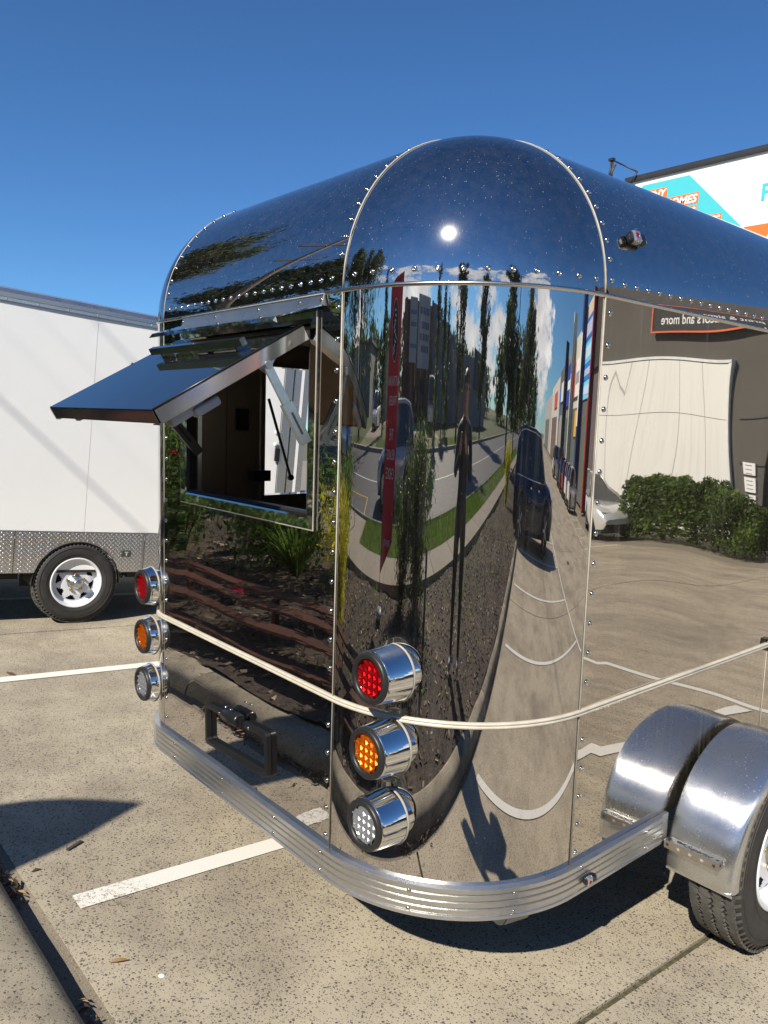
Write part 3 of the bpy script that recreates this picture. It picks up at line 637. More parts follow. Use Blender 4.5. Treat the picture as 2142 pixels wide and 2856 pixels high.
g = G(); g.lathe([(.019, -.050), (.022, -.048), (.024, -.044), (.024, .044), (.022, .048), (.019, .050)], (0, -.014, .076), 'X', 28, (True, True)); g.box((0, -.010, .072), (.12, .016, .03)); part('plate_lamp', g, BLACKP, e)
for x, z in ((-.10, .066), (.10, .066)): 
    o = link('bolt', sme, e); o.location = (x, -.013, z); o.rotation_euler = (PI / 2, 0, 0)
for x in (-.018, .018): o = link('bolt', sme, e); o.location = (x, -.03, .1135)

# hatch opening frame
FX0, FX1, FZ0, FZ1 = -1.474, -0.609, 1.288, 1.925
fr = link('hatch_frame', None, tr)
def mitred(x0, x1, z0, z1, prof, m_, name, parent):
    """rectangular frame; prof: (inward offset, y)"""
    g = G(); k = len(prof); vs = []
    for cx, cz, sx, sz in ((x0, z0, 1, 1), (x1, z0, -1, 1), (x1, z1, -1, -1), (x0, z1, 1, -1)):
        vs += [(cx + sx * o, y, cz + sz * o) for o, y in prof]
    fs = [(c * k + i, ((c + 1) % 4) * k + i, ((c + 1) % 4) * k + i + 1, c * k + i + 1) for c in range(4) for i in range(k - 1)]
    g.add(vs, fs, False); return part(name, g, m_, parent)
mitred(FX0, FX1, FZ0, FZ1, [(0, .0), (0, -.005), (.003, -.0085), (.034, -.006), (.039, -.003), (.039, .06)], CHROME, 'frame_moulding', fr)
mitred(FX0 - .001, FX1 + .001, FZ0 - .001, FZ1 + .001, [(-.0006, -.006), (-.0006, -.009), (.0012, -.0098), (.0018, -.008)], BEAD, 'frame_edge', fr)
mitred(FX0 + .039, FX1 - .039, FZ0 + .039, FZ1 - .039, [(0, .002), (.006, -.002), (.012, .004), (.012, .03), (.006, .04)], RUBBER, 'frame_seal', fr)
# drip rail above the hatch
g = G(); g.add([(-1.462, -.004, 1.966), (-.584, -.004, 1.966), (-.584, -.010, 1.936), (-1.462, -.010, 1.936), (-1.462, 0, 1.966), (-.584, 0, 1.966), (-.584, 0, 1.936), (-1.462, 0, 1.936)], [(3, 2, 1, 0), (4, 5, 6, 7), (0, 1, 5, 4), (2, 3, 7, 6), (1, 2, 6, 5), (3, 0, 4, 7)]); part('drip_rail', g, ALU, tr)
g = G(); g.tube([(-1.464, -.006, 1.968), (-.582, -.006, 1.968)], .002, 6); g.tube([(-.582, -.004, 1.968), (-.582, -.012, 1.935)], .002, 6); part('rail_bead', g, BEAD, tr)
g = G(); g.add([(-1.462, -.010, 1.938), (-.584, -.010, 1.938), (-.655, -.118, 1.900), (-1.452, -.128, 1.898), (-1.462, -.010, 1.934), (-.584, -.010, 1.934), (-.655, -.118, 1.896), (-1.452, -.128, 1.894)], [(3, 2, 1, 0), (4, 5, 6, 7), (1, 2, 6, 5), (3, 0, 4, 7), (2, 3, 7, 6)]); g.add([(-.655, -.118, 1.900), (-1.452, -.128, 1.898), (-1.452, -.140, 1.882), (-.655, -.128, 1.886)], [(0, 1, 2, 3)]); g.add([(-.655, -.118, 1.900), (-.655, -.128, 1.886), (-.655, -.112, 1.882)], [(0, 1, 2)]); part('drip_visor', g, CHROME, tr)
for x in (-1.455, -1.21, -.93, -.70, -.592): rivet((x, -.008, 1.951), (0, -1, 0), sme, 'screw')
# raised hatch panel
H0 = Vector((0, -.035, 1.882)); H1 = Vector((0, -.490, 1.625)); hd = (H1 - H0); hl = hd.length; hn = Vector((0, hd.z, -hd.y)).normalized()  # upper normal
if hn.z < 0: hn = -hn
ha = link('hatch_panel', None, tr); ha.location = (0, H0.y, H0.z); ha.rotation_euler = (math.atan2(hd.z, hd.y) + PI, 0, 0) if False else (math.atan2(-hd.z, -hd.y), 0, 0)
# local: -Y runs outward down the slope, +Z up
hx0, hx1 = -1.440, -.640
g = G(); g.box(((hx0 + hx1) / 2, -hl / 2, -.001), (hx1 - hx0 - .004, hl - .002, .005)); part('glass', g, TINT, ha)
g = G(); T = .036
g.box(((hx0 + hx1) / 2, -hl + .003, -.021), (hx1 - hx0, .005, T)); o = part('front_channel', g, mirror('dark_reflecting_channel', c=(.5, .47, .44), rough=.08, haze=.1), ha)
g = G(); g.box((hx1 - .003, -hl / 2, -.023), (.006, hl, T + .004)); g.box((hx1 - .02, -hl / 2, -.042), (.04, hl, .003)); part('side_channel', g, mirror('hatch_channel', c=(.72, .68, .62), rough=.10, haze=.25), ha)
g = G(); g.box((hx0 + .003, -hl / 2, -.023), (.006, hl, T + .004)); g.box((hx0 + .02, -hl / 2, -.042), (.04, hl, .003)); part('side_channel', g, ALU, ha)
g = G(); g.box(((hx0 + hx1) / 2, -hl / 2, -.034), (hx1 - hx0 - .014, hl - .03, .012)); part('inner_lining', g, simple('hatch_lining_timber', (0.20, 0.12, 0.06), .6), ha)
g = G(); g.tube([(hx1 + .001, 0, .002), (hx1 + .001, -hl, .002)], .0028, 6); part('edge_trim', g, BLACKP, ha)
for x in (hx1 - .05, hx0 + .05):
    g = G(); g.box((x, -hl + .10, -.060), (.035, .115, .030)); g.box((x + .012, -hl + .155, -.070), (.03, .085, .028)); bevel(part('catch', g, PLASTG, ha), .008, 3)
# middle shelf rail and lug seen on top of the glass
g = G(); g.box(((-1.33 - .66) / 2, -.170, .030), (.60, .018, .022)); g.box((-1.24, -.150, .012), (.012, .04, .02)); g.box((-.75, -.150, .012), (.012, .04, .02)); part('prop_bar', g, mirror('dark_bar', c=(.35, .34, .33), rough=.1, haze=.1), ha)
def stay(p0, p1, m1, m2, nm):
    e = link(nm, None, tr); p0, p1 = Vector(p0), Vector(p1); d = p1 - p0; mid = p0 + d * .55; q = d.to_track_quat('Z', 'X').to_matrix()
    g = G(); g.box((p0 + mid) / 2, (.024, .013, (mid - p0).length), q); part('upper_arm', g, m1, e)
    m_ = p0 + d * .48; g = G()
    for s in (-1, 1): g.box((m_ + p1) / 2 + q @ Vector((s * .0155, 0, 0)), (.003, .020, (p1 - m_).length), q)
    g.box((m_ + p1) / 2 + q @ Vector((0, .009, 0)), (.032, .003, (p1 - m_).length), q); part('lower_channel', g, m2, e)
    g = G()
    for i in range(4): g.box(m_ + (p1 - m_) * (.25 + .14 * i) + q @ Vector((.001, -.0105, 0)), (.010, .003, .014), q)
    g.box(m_ + (p1 - m_) * .5 + q @ Vector((0, .0112, 0)), (.006, .002, .07), q); part('ratchet_slot', g, DARKM, e)
    g = G(); g.lathe([(0.001, .012), (.012, .012), (.012, .012), (.013, .010), (.013, -.010)], p0, 'X', 16, smooth=False); g.box(p0 + Vector((-.012, 0, .010)), (.004, .050, .055), (R(-30), 0, 0)); part('pivot', g, GALV, e)
    return e
ZPL = simple('zinc_stay', (0.50, 0.55, 0.57), 0.25, 1.0, .1, 30)
stay((-.646, -.150, 1.762), (-.622, -.030, 1.545), ZPL, ZPL, 'stay')
stay((-1.428, -.20, 1.745), (-1.395, .030, 1.475), simple('dark_stay', (0.13, 0.13, 0.12), .35, 1.0), MATS['dark_stay'], 'stay')
# marker lamps
def marker(loc, rot, sc_=1.0):
    e = link('marker_lamp', None, tr); e.location = loc; e.rotation_euler = rot; e.scale = (sc_,) * 3
    g = G(); g.box((0, 0, .012), (.062, .030, .024)); bevel(part('housing', g, BLACKP, e), .009, 3)
    g = G(); g.box((-.012, 0, .017), (.030, .0315, .020)); bevel(part('clear_cover', g, LCLR, e), .006, 3)
    g = G(); g.lathe([(.001, .003), (.007, .002), (.008, -.002)], (-.016, 0, .026), 'Z', 12); part('red_led', g, LRED, e)
    return e
p, n = on_side(.655, math.asin((2.138 - ZT) / RC)); marker(p, (0, PI / 2 - math.asin((2.138 - ZT) / RC), 0), 1.15).rotation_euler = Vector(n).to_track_quat('Z', 'Y').to_euler()
marker((.020, .565, .292), (PI / 2, 0, PI / 2), 0.82)
# stabiliser foot under the corner
g = G(); g.poly([(-.175, .245, .262), (-.06, .335, .262), (-.085, .315, .198), (-.095, .307, .197)], (.010, -.012, 0)); g.poly([(-.06, .335, .262), (-.03, .39, .262), (-.05, .375, .215), (-.085, .315, .198)], (.012, -.008, 0)); g.lathe([(.001, .014), (.009, .014), (.009, -.014)], (-.055, .345, .225), 'X', 6); part('stabiliser_bracket', g, simple('cream_painted_steel', (.36, .34, .28), .4), tr)

# wheel
def star_pts(c, r, ax1, ax2, rot=0): return [Vector(c) + Vector(ax1) * ((r if i % 2 == 0 else r * .42) * math.sin(rot + i * PI / 5)) + Vector(ax2) * ((r if i % 2 == 0 else r * .42) * math.cos(rot + i * PI / 5)) for i in range(10)]
def trailer_wheel(parent, loc, r, wd, rim, sgn=1, tread=True, spokes=7, spin=0.0):
    e = link('wheel', None, parent); e.location = loc
    if sgn < 0: e.rotation_euler = (0, 0, PI)
    h = wd / 2; dr = .010
    g = G(); g.lathe([(rim, h - .012), (rim + .012, h - .001), (rim + .03, h + .004), (r * .80, h + .006), (r * .90, h), (r - .022, h - .010), (r - dr, h - .030), (r - dr, -h + .030), (r - .022, -h + .010), (r * .85, -h), (rim, -h + .012)], (0, 0, 0), 'X', 72)
    for q in (rim + .035, r * .86): g.lathe([(q - .002, h + .003), (q, h + .0075), (q + .002, h + .003)], (0, 0, 0), 'X', 72)
    part('tyre', g, TYRE, e)
    if tread:
        g = G(); nseg = 64; ribs = [(-.076, -.047), (-.038, -.006), (.006, .038), (.047, .076)]; ribs = [(a * wd / .17, b * wd / .17) for a, b in ribs]
        for j in range(nseg):
            t0, t1 = 2 * PI * j / nseg, 2 * PI * (j + .90) / nseg; tm = (t0 + t1) / 2
            for k_, (a, b) in enumerate(ribs):
                z0 = .0045 * (1 if j % 2 else -1); sh = (k_ % 2) * PI / nseg * .8
                vs = []
                for rr, ins in ((r - dr - .002, 0), (r - (.004 if k_ in (0, 3) else 0), .0012)):
                    for t, zz in ((t0, z0), (tm, -z0), (t1, z0)):
                        t += sh; aa = a + (zz if k_ > 0 else zz * .3) + ins; bb = b + (zz if k_ < 3 else zz * .3) - ins
                        vs += [(aa, rr * math.cos(t), rr * math.sin(t)), (bb, rr * math.cos(t), rr * math.sin(t))]
                g.add(vs, [(6, 7, 9, 8), (8, 9, 11, 10), (0, 6, 8, 2), (2, 8, 10, 4), (1, 3, 9, 7), (3, 5, 11, 9), (0, 1, 7, 6), (4, 10, 11, 5)], False)
            for s in (-1, 1):
                tt = t0 + .2 / nseg; rr1, rr0 = r - .004, r - .030; tw = 2 * PI / nseg * .42
                g.add([(s * (h - .018), rr1 * math.cos(tt), rr1 * math.sin(tt)), (s * (h - .018), rr1 * math.cos(tt + tw), rr1 * math.sin(tt + tw)), (s * (h + .0015), rr0 * math.cos(tt + tw), rr0 * math.sin(tt + tw)), (s * (h + .0015), rr0 * math.cos(tt), rr0 * math.sin(tt))], [(0, 1, 2, 3)], False)
        part('tread', g, TREAD, e)
    ri = link('rim', None, e)
    g = G(); g.lathe([(rim + .004, h - .010), (rim + .006, h - .002), (rim, h + .002), (rim - .010, h - .004), (rim - .016, h - .016), (rim - .020, h - .05), (rim - .034, h - .056), (rim - .040, h - .060)], (0, 0, 0), 'X', 60)
    g.lathe([(rim - .02, h - .05), (rim - .022, -h + .02), (rim + .004, -h + .01)], (0, 0, 0), 'X', 48)
    nu, nv, r0, r1 = spokes * 12, 8, rim * .30, rim - .036
    def disc(u, v): rr = r0 + (r1 - r0) * v; t = 2 * PI * u + spin; return (h - .060 + .022 * math.sin(min(1, (1 - v) * 1.6) * PI / 2), rr * math.cos(t), rr * math.sin(t))
    def keep(u, v):
        f = (u * spokes) % 1.0 - .5; return not (.52 < v < .92 and abs(f) < .17 + .17 * (v - .52) / .4)
    g.grid(disc, nu, nv, keep); part('rim_disc', g, WHITES, ri)
    g = G(); g.lathe([(r0 + .004, h - .038), (r0 * .96, h - .030), (r0 * .9, h - .028), (.042, h - .028), (.040, h + .006), (.036, h + .010), (.034, h + .012), (.033, h + .040), (.028, h + .046), (.001, h + .047)], (0, 0, 0), 'X', 28); part('hub', g, GALV, ri)
    for i in range(5):
        t = 2 * PI * (i + .3) / 5; g = G(); g.lathe([(.011, h - .036), (.011, h - .020), (.007, h - .014), (.001, h - .012)], (0, .066 * math.cos(t), .066 * math.sin(t)), 'X', 6, smooth=False); part('wheel_nut', g, BRASS, ri)
    g = G(); g.lathe([(r0 * 1.1, h - .14), (rim - .03, h - .14)], (0, 0, 0), 'X', 24); part('backing', g, DARKM, ri)
    return e
WY, WZ_, WR = 1.395, .183, .350
wh = trailer_wheel(tr, (.165, WY, WZ_), WR, .172, .198); 
# mudguard
mg = link('mudguard', None, tr); mg.location = (0, 1.410, .178)
GX0, GX1 = .014, .250
gp = []
gc = (0.0, 0.0); gr = .386
gp.append((gc[0] - gr + .004, -.018))
for i in range(33):
    a = PI - PI * i / 32
    gp.append((gc[0] + gr * math.cos(a), gc[1] + gr * math.sin(a)))
def gfn(off):
    out_ = []
    for i, (y, z) in enumerate(gp):
        y0, z0 = gp[max(0, i - 1)]; y1, z1 = gp[min(len(gp) - 1, i + 1)]; t = Vector((y1 - y0, z1 - z0)).normalized(); out_.append((y - t.y * off, z + t.x * off))
    return out_
def guard_sheet(xo):
    g = G(); vs = []; k = len(xo)
    for off, x in xo: pass
    rows = [[(x, *q) for q in gfn(off)] for x, off in xo]; n = len(gp)
    vs = [p for r__ in rows for p in r__]
    g.add(vs, [(j * n + i, j * n + i + 1, (j + 1) * n + i + 1, (j + 1) * n + i) for j in range(k - 1) for i in range(n - 1)], True); return g
g = guard_sheet([(GX0 + .003, -.02), (GX0 + .004, -.004), (GX0 + .012, .0), (.07, .002), (.13, .003), (.19, .002), (GX1 - .030, 0), (GX1 - .012, -.004), (GX1 - .003, -.014), (GX1, -.026), (GX1 - .001, -.050), (GX1 - .006, -.056), (GX1 - .012, -.052)]); part('guard_sheet', g, GUARD, mg)
g = guard_sheet([(GX1 - .003, -.054), (GX1 + .003, -.058), (GX1 - .003, -.062)]); part('guard_lip', g, mirror('guard_lip_bronze', c=(.62, .5, .38), rough=.25, haze=.3), mg)
g = G(); g.box((.132, gc[0] - gr + .004, -.020), (.225, .003, .008)); part('guard_hem', g, ALU, mg)
# inner flap wall joining guard to body
g = G(); n = len(gp); g.add([(GX0 + .003, *q) for q in gfn(-.02)] + [(GX0 + .003, gc[0], -.018)], [(i, i + 1, n) for i in range(n - 1)], False); part('guard_inner', g, ALU, mg)
# step box with cut-out stars
sb = link('step_box', None, tr); SY, SZ = .028, .0; sb.location = (-.0005, 1.004, .2585); sb.scale = (.645,) * 3
g = G(); g.box((.185, SY - .028, SZ), (.285, .055, .042)); bevel(part('box_shell', g, BRUSH, sb), .0015, 2)
for i, x in enumerate((.062, .122, .184, .246, .308)):
    g = G(); g.poly(star_pts((x, SY - .0562, SZ), .0125, (1, 0, 0), (0, 0, 1), .1 * i), (0, -.0006, 0)); part('star_cutout', g, DARKM if i in (0, 4) else simple('bright_star_steel', (.75, .74, .72), .3, .8), sb)
for x in (.060, .312):
    g = G(); g.poly(star_pts((x, SY - .028, SZ + .0212), .0110, (1, 0, 0), (0, 1, 0)), (0, 0, .0006)); part('star_cutout', g, DARKM, sb)
g = G(); g.poly(star_pts((.3282, SY - .028, SZ), .010, (0, 1, 0), (0, 0, 1)), (.0006, 0, 0)); part('star_cutout', g, DARKM, sb)
text_mesh('lettering', 'Superior', .040, DARKM, sb, (.150, SY - .040, SZ + .0214), (0, 0, 0), .0003, shear=.35, sx=.95, bold=.0006)
g = G()
for pts in ([(.092, .012), (.112, .018), (.126, .010), (.142, .012), (.134, .004), (.146, -.002), (.128, -.002), (.118, -.010), (.112, -.002), (.100, -.004)], [(.128, .016), (.150, .015), (.142, .009)], [(.136, -.004), (.160, -.010), (.138, -.010)]):
    g.poly([(x, SY - .028 + y * .9, SZ + .0213) for x, y in pts], (0, 0, .0005))
part('big_cat_emblem', g, DARKM, sb)

# ================================================================== white box trailer
wt = thing('box_trailer', 'plain white enclosed trailer with a diamond-plate skirt and spoked steel wheel', 'trailer', (-5.13, .80, gz(.8)), (-math.atan(SLOPE), 0, R(-3.23))); wt.scale = (1.045,) * 3
def wsheet(s0, s1):
    g = G(); rr = random.Random(int(s0 * 10))
    dents = [(rr.uniform(s0, s1), rr.uniform(.9, 2.3), rr.uniform(.02, .06), rr.uniform(.0004, .0015)) for _ in range(5)]
    def f(u, v):
        s = s0 + .001 + (s1 - s0 - .002) * u; z = .725 + 1.655 * v; d = .0016 * math.sin(s * 4.2 + z * 2) + .001 * math.sin(z * 5 + s)
        for a, b, r_, k in dents: d -= k * math.exp(-((s - a) ** 2 + (z - b) ** 2) / r_ ** 2)
        return (d, s, z)
    g.grid(f, 50, 60); return part('wall_sheet', g, WHITE, wt)
for a, b in ((-1.11, .06), (.06, 1.23), (1.23, 1.72)): wsheet(a, b)
g = G(); g.box((-.014, .30, 1.55), (.015, 2.8, 1.66)); part('wall_core', g, simple('white_joint', (.8, .8, .8), .5), wt)
for a, b in ((-1.12, 1.72),):
    g = G(); vs = [(.004, 2.380), (.014, 2.382), (.014, 2.404), (.010, 2.407), (.014, 2.410), (.016, 2.440), (.010, 2.452), (.0, 2.470), (-.03, 2.482), (-.05, 2.486)]
    g.add([(x, s, z) for s in (a, b) for x, z in vs], [(i, len(vs) + i, len(vs) + i + 1, i + 1) for i in range(len(vs) - 1)], False); part('roof_rail', g, ALU, wt)
for i in range(13):
    o = link('screw', sme, wt); o.location = (.0145, -1.02 + i * .213, 2.393); o.rotation_euler = (0, PI / 2, 0)
g = G(); g.box((-1.05, .30, 2.46), (2.08, 2.82, .03)); part('roof', g, WHITE, wt)
g = G(); g.box((-1.05, .42, 1.42), (2.04, 3.04, 2.0)); part('box_body', g, WHITE, wt)
# diamond plate: arch cut round the wheel
AC, AR = .03, .335
def plate(s0, s1):
    g = G(); n = 40; vs = []; 
    def top(s): return .722
    def bot(s):
        d = s - AC; return .405 if abs(d) > AR else max(.405, .31 + math.sqrt(max(0, AR * AR - d * d)))
    ss = [s0 + .002 + (s1 - s0 - .004) * i / n for i in range(n + 1)]
    vs = [(.006, s, top(s)) for s in ss] + [(.006, s, bot(s)) for s in ss] + [(-.01, s, bot(s)) for s in ss]
    g.add(vs, [(i, i + 1, n + 2 + i, n + 1 + i) for i in range(n)] + [(n + 1 + i, n + 2 + i, 2 * n + 3 + i, 2 * n + 2 + i) for i in range(n)], False)
    o = part('plate_sheet', g, PLATEM, wt)
    g = G(); p = .034; k = 0; z = .42
    while z < .715:
        s = s0 + .02 + (p / 2 if k % 2 else 0); j = 0
        while s < s1 - .015:
            if z > bot(s) + .012:
                a = PI / 4 if (j + k) % 2 else -PI / 4; L_, W_ = .0155, .0052; dx_, dz_ = math.cos(a), math.sin(a); X = .0061
                g.add([(X, s - dx_ * L_, z - dz_ * L_), (X, s + dz_ * W_, z - dx_ * W_), (X, s + dx_ * L_, z + dz_ * L_), (X, s - dz_ * W_, z + dx_ * W_), (X + .0046, s, z)], [(0, 1, 4), (1, 2, 4), (2, 3, 4), (3, 0, 4)], True)
            s += p; j += 1
        z += p / 2; k += 1
    g.build('raised_bars', BARM, o, kind='stuff')
PLATEM = mirror('diamond_plate_metal', c=(.70, .70, .70), rough=.25, haze=.5); BARM = mirror('diamond_bar_metal', c=(.92, .92, .92), rough=.16, haze=.5)
for a, b in ((-1.11, -.44), (-.44, .545), (.545, 1.72)): plate(a, b)
g = G(); n = 24
g.add([(x, AC + AR * math.cos(PI * i / n), .31 + AR * math.sin(PI * i / n)) for x in (.006, -.30) for i in range(n + 1)], [(i, i + 1, n + 2 + i, n + 1 + i) for i in range(n)], True); g.box((-.302, AC, .50), (.01, .7, .5)); part('wheel_box', g, DARKM, wt)
g = G(); g.box((-.9, .4, .36), (.08, 2.8, .08)); g.box((-.25, -.7, .36), (.06, .7, .08)); g.box((-.25, 1.1, .36), (.06, 1.2, .08)); g.box((-1.0, .4, .41), (1.95, 2.9, .02)); g.box((-.7, AC, .31), (1.2, .07, .07)); part('chassis', g, DARKM, wt)
g = G(); g.tube([(-.10, .38 + .05 * math.sin(i * .4), .39 - .022 * math.sin(i * 1.3) - .004 * i) for i in range(14)], .009, 6); part('safety_chain', g, DARKM, wt)
trailer_wheel(wt, (-.085, AC, .322), .322, .17, .192, 1, True, 8, .2)
g = G(); g.box((.012, .40, .555), (.012, .075, .048)); bevel(part('step_light', g, simple('smoked_cover', (.09, .10, .09), .2, .4), wt), .002)
g = G(); g.box((.0185, .40, .555), (.002, .010, .030)); g.box((.0185, .40, .568), (.002, .03, .006)); part('light_mark', g, simple('pale_mark', (.5, .5, .45), .4), wt)
for s, w_, m_ in ((1.765, .085, ALU), (1.815, .012, DARKM), (1.855, .065, ALU), (1.905, .030, WHITE), (1.95, .055, ALU)):
    g = G(); g.box((.0, s, 1.44), (.03, w_, 2.05)); part('corner_post', g, m_, wt)
g = G(); g.box((.02, 1.70, 1.46), (.02, .05, .12)); bevel(part('latch', g, BLACKP, wt), .006)
for z in (1.55, 1.66): g = G(); g.lathe([(.001, .006), (.018, .005), (.02, 0)], (.004, 1.685, z), 'X', 14); part('cover_disc', g, WHITE, wt)

# glazed kiosk seen through the trailer's openings
kk = thing('glazed_kiosk', 'white framed glass kiosk with a perforated timber header beyond the white trailer', 'kiosk', (-8.2, 3.9, gz(3.9)), (0, 0, R(38)))
WF = simple('white_door_frame', (.72, .74, .73), .4); GLS = simple('kiosk_glass', (.10, .13, .13), .05, 0, .1, 2, spec=.8)
for i in range(8):
    g = G(); g.box((0, -.4 + i * .42, 1.05), (.05, .035, 2.1)); part('mullion', g, WF, kk)
    g = G(); g.box((0, -.19 + i * .42, 1.05), (.01, .385, 2.05)); part('pane', g, GLS, kk)
for z in (.95, 1.45): g = G(); g.box((.01, 1.1, z), (.05, 3.3, .03)); part('transom', g, WF, kk)
g = G(); g.box((0, 1.1, 2.45), (.04, 3.4, .66)); part('header_board', g, simple('beige_board', (.50, .42, .30), .6), kk)
for i in range(30):
    for j in range(6):
        g = G() if (i, j) == (0, 0) else g
        if (i, j) == (0, 0): g.box((0, 0, 0), (.004, .03, .03), (R(45), 0, 0)); hole = g.build('perforation', DARKM, kk); hole.location = (.022, -.5, 2.2)
        else: o = link('perforation', hole.data, kk); o.location = (.022, -.5 + i * .11 + (.055 if j % 2 else 0), 2.18 + j * .10)
g = G(); g.box((-.8, 1.1, 1.3), (1.5, 3.3, 2.6)); part('kiosk_body', g, simple('kiosk_wall', (.5, .5, .48), .6), kk)
bt = thing('blue_wheel', 'bright blue spare wheel standing beyond the white trailer', 'wheel', (-5.35, 3.2, .70), (0, 0, 0))
g = G(); g.lathe([(.12, .07), (.22, .085), (.31, .06), (.32, 0), (.31, -.06), (.12, -.07)], (0, 0, 0), 'Y', 36); part('cover', g, simple('blue_vinyl', (.01, .03, .45), .3), bt)
g = G(); g.tube([(0, 0, -.30), (0, 0, -.77)], .03, 8); g.box((0, 0, -.755), (.3, .3, .02)); part('carrier', g, DARKM, bt)

# ================================================================== building with the billboard
bb = thing('billboard_building', 'white billboard-fronted building with teal and orange lettering rising behind the trailer roof', 'building', (-3.98, 19.98, -.36)); bb.scale = (1.23,) * 3
BW = simple('billboard_white', (.74, .75, .74), .55, 0, .03, 2); TEAL = simple('billboard_teal', (.07, .50, .55), .5, 0, .02); ORG = simple('billboard_orange', (.80, .17, .03), .5, 0, .02); WMK = simple('watermark_grey', (.64, .65, .65), .55, 0, .02)
g = G(); g.box((0, 6.1, 4.2), (14.6, 12, 8.4)); part('wall', g, simple('plain_grey_wall', (.42, .42, .41), .8), bb)
for i in range(6):
    g = G(); g.box((-6.15 + i * 2.44, .0, 6.2), (2.436, .12, 4.36)); part('sign_panel', g, BW, bb)
g = G(); g.box((0, 0.02, 8.44), (14.9, .30, .10)); g.box((0, -.10, 8.39), (14.9, .05, .05)); part('parapet_cap', g, simple('charcoal_capping', (.03, .03, .033), .5), bb)
def flat(name, pts, m_, z=-.0635, par=bb, th=.004): g = G(); g.poly([(x + 3, z, zz) for x, zz in pts], (0, -th, 0)); return part(name, g, m_, par)
flat('teal_shape', [(-9.96, 8.23), (-8.75, 8.23), (-7.4, 6.86), (-8.4, 5.9), (-10.1, 5.9), (-10.15, 8.0)], TEAL)
for pts in ([(-9.95, 7.84), (-9.28, 7.84), (-9.28, 8.07), (-9.95, 8.07)], [(-9.6, 7.555), (-8.47, 7.555), (-8.47, 7.80), (-9.6, 7.80)], [(-9.6, 7.28), (-8.49, 7.28), (-8.49, 7.505), (-9.6, 7.505)], [(-9.2, 6.98), (-7.87, 6.98), (-7.87, 7.22), (-9.2, 7.22)]): flat('orange_label', pts, ORG, -.0685)
def btxt(body, x, z, size, m_, nm='lettering', shear=0, bold=.004, dep=-.074, align='LEFT', sx=1.0): return text_mesh(nm, body, size, m_, bb, (x + 3, dep, z), (PI / 2, 0, 0), .001, align, shear, sx, bold)
BWH = simple('letter_white', (.8, .8, .8), .5, 0, .01)
btxt('HOMES', -8.52, 7.585, .255, BWH, shear=.2, align='RIGHT', bold=.008); btxt('TINY', -9.34, 7.87, .235, BWH, shear=.2, align='RIGHT', bold=.008); btxt('OFFICES', -7.92, 7.01, .25, BWH, shear=.2, align='RIGHT', bold=.008); btxt('CABINS', -8.54, 7.31, .23, BWH, shear=.2, align='RIGHT', bold=.008)
btxt('PODABLE', -7.03, 7.33, .50, TEAL, bold=.012, dep=-.066)
flat('orange_panel', [(-7.33, 6.82), (-2.5, 6.82), (-2.5, 6.2), (-7.1, 6.2)], ORG); btxt('AVAILABLE', -6.86, 6.36, .40, BWH, bold=.01, dep=-.071)
for row in range(5):
    for k in range(7):
        x = -8.23 + k * 1.15 + (row % 2) * .5 - (0.4 if row > 1 else 0); z = 8.14 - row * .37
        if x + .6 > 3 or (x < -8.75 + (8.23 - z) * .98 + .05): continue
        if row >= 1 and -7.15 < x + .5 and x < -4.6 and 7.2 < z < 7.85: continue
        btxt('PODABLE', x, z - .1, .135, WMK, 'watermark_lettering', bold=.003, dep=-.0615)
# small arm bracket on the parapet
ab = link('floodlight_arm', None, bb); AM = simple('dark_steel_arm', (.05, .05, .055), .5, .6)
for p0, p1 in (((-10.9, 8.35), (-10.83, 9.0)), ((-10.78, 8.35), (-10.80, 8.99)), ((-10.83, 9.0), (-10.07, 8.55)), ((-10.07, 8.55), (-10.2, 8.3)), ((-10.95, 8.42), (-10.7, 8.86))):
    g = G(); g.tube([(p0[0] + 3, -.2, p0[1]), (p1[0] + 3, -.2, p1[1])], .022, 6); part('arm_strut', g, AM, ab)
g = G(); g.box((-7.83, -.2, 9.0), (.14, .1, .06)); part('lamp_head', g, AM, ab)
g = G(); g.box((-7.45, .2, 8.35), (.9, .5, .06)); part('support_beam', g, AM, bb)

# ================================================================== row of factory units
KB = 4 / 3
def unit(x0, x1, h, wallc, label, yf=15.0, nm='factory_unit', door=None, dc=(.12, .14, .13)):
    o = thing(nm, label, 'building', ((x0 + x1) / 2 * KB, yf * KB, 1.56 * (1 - KB))); o.scale = (KB,) * 3; W_ = x1 - x0
    M_ = simple('render_%d_%d' % (int(x0 * 10), int(yf)), wallc, .75, 0, .06, 1.5)
    g = G(); g.box((0, 5, h / 2), (W_ - .01, 10, h)); part('wall', g, M_, o)
    if door:
        D_ = simple('roller_%d_%d' % (int(dc[0] * 100), int(dc[1] * 100)), dc, .5, 0, .1, 4)
        a, b, dh = door; n = max(4, int((b - a) / .42))
        for i in range(n): g = G(); g.box((a + (b - a) * (i + .5) / n, -.04, dh / 2), ((b - a) / n - .03, .08, dh)); part('door_panel', g, D_, o)
    return o
def board(par, x0, x1, z0, z1, c, nm='sign_board', y=-.12, th=.08):
    g = G(); g.box(((x0 + x1) / 2, y, (z0 + z1) / 2), (x1 - x0, th, z1 - z0)); return part(nm, g, simple('sign_%d_%d_%d' % tuple(int(v * 99) for v in c), c, .5, 0, .02), par)
def fin(par, x, w_, h, d, c, nm='fin_wall'): g = G(); g.box((x, -d / 2 - .02, h / 2), (w_, d, h)); return part(nm, g, simple('fin_%d_%d_%d' % tuple(int(v * 99) for v in c), c, .55, 0, .04), par)
DG = (.055, .052, .048)
pu = thing('print_shop', 'dark grey print shop with a big white wall panel, black sign and open doorway', 'building', (6.0 * KB, 15.0 * KB, 1.56 * (1 - KB))); pu.scale = (KB,) * 3
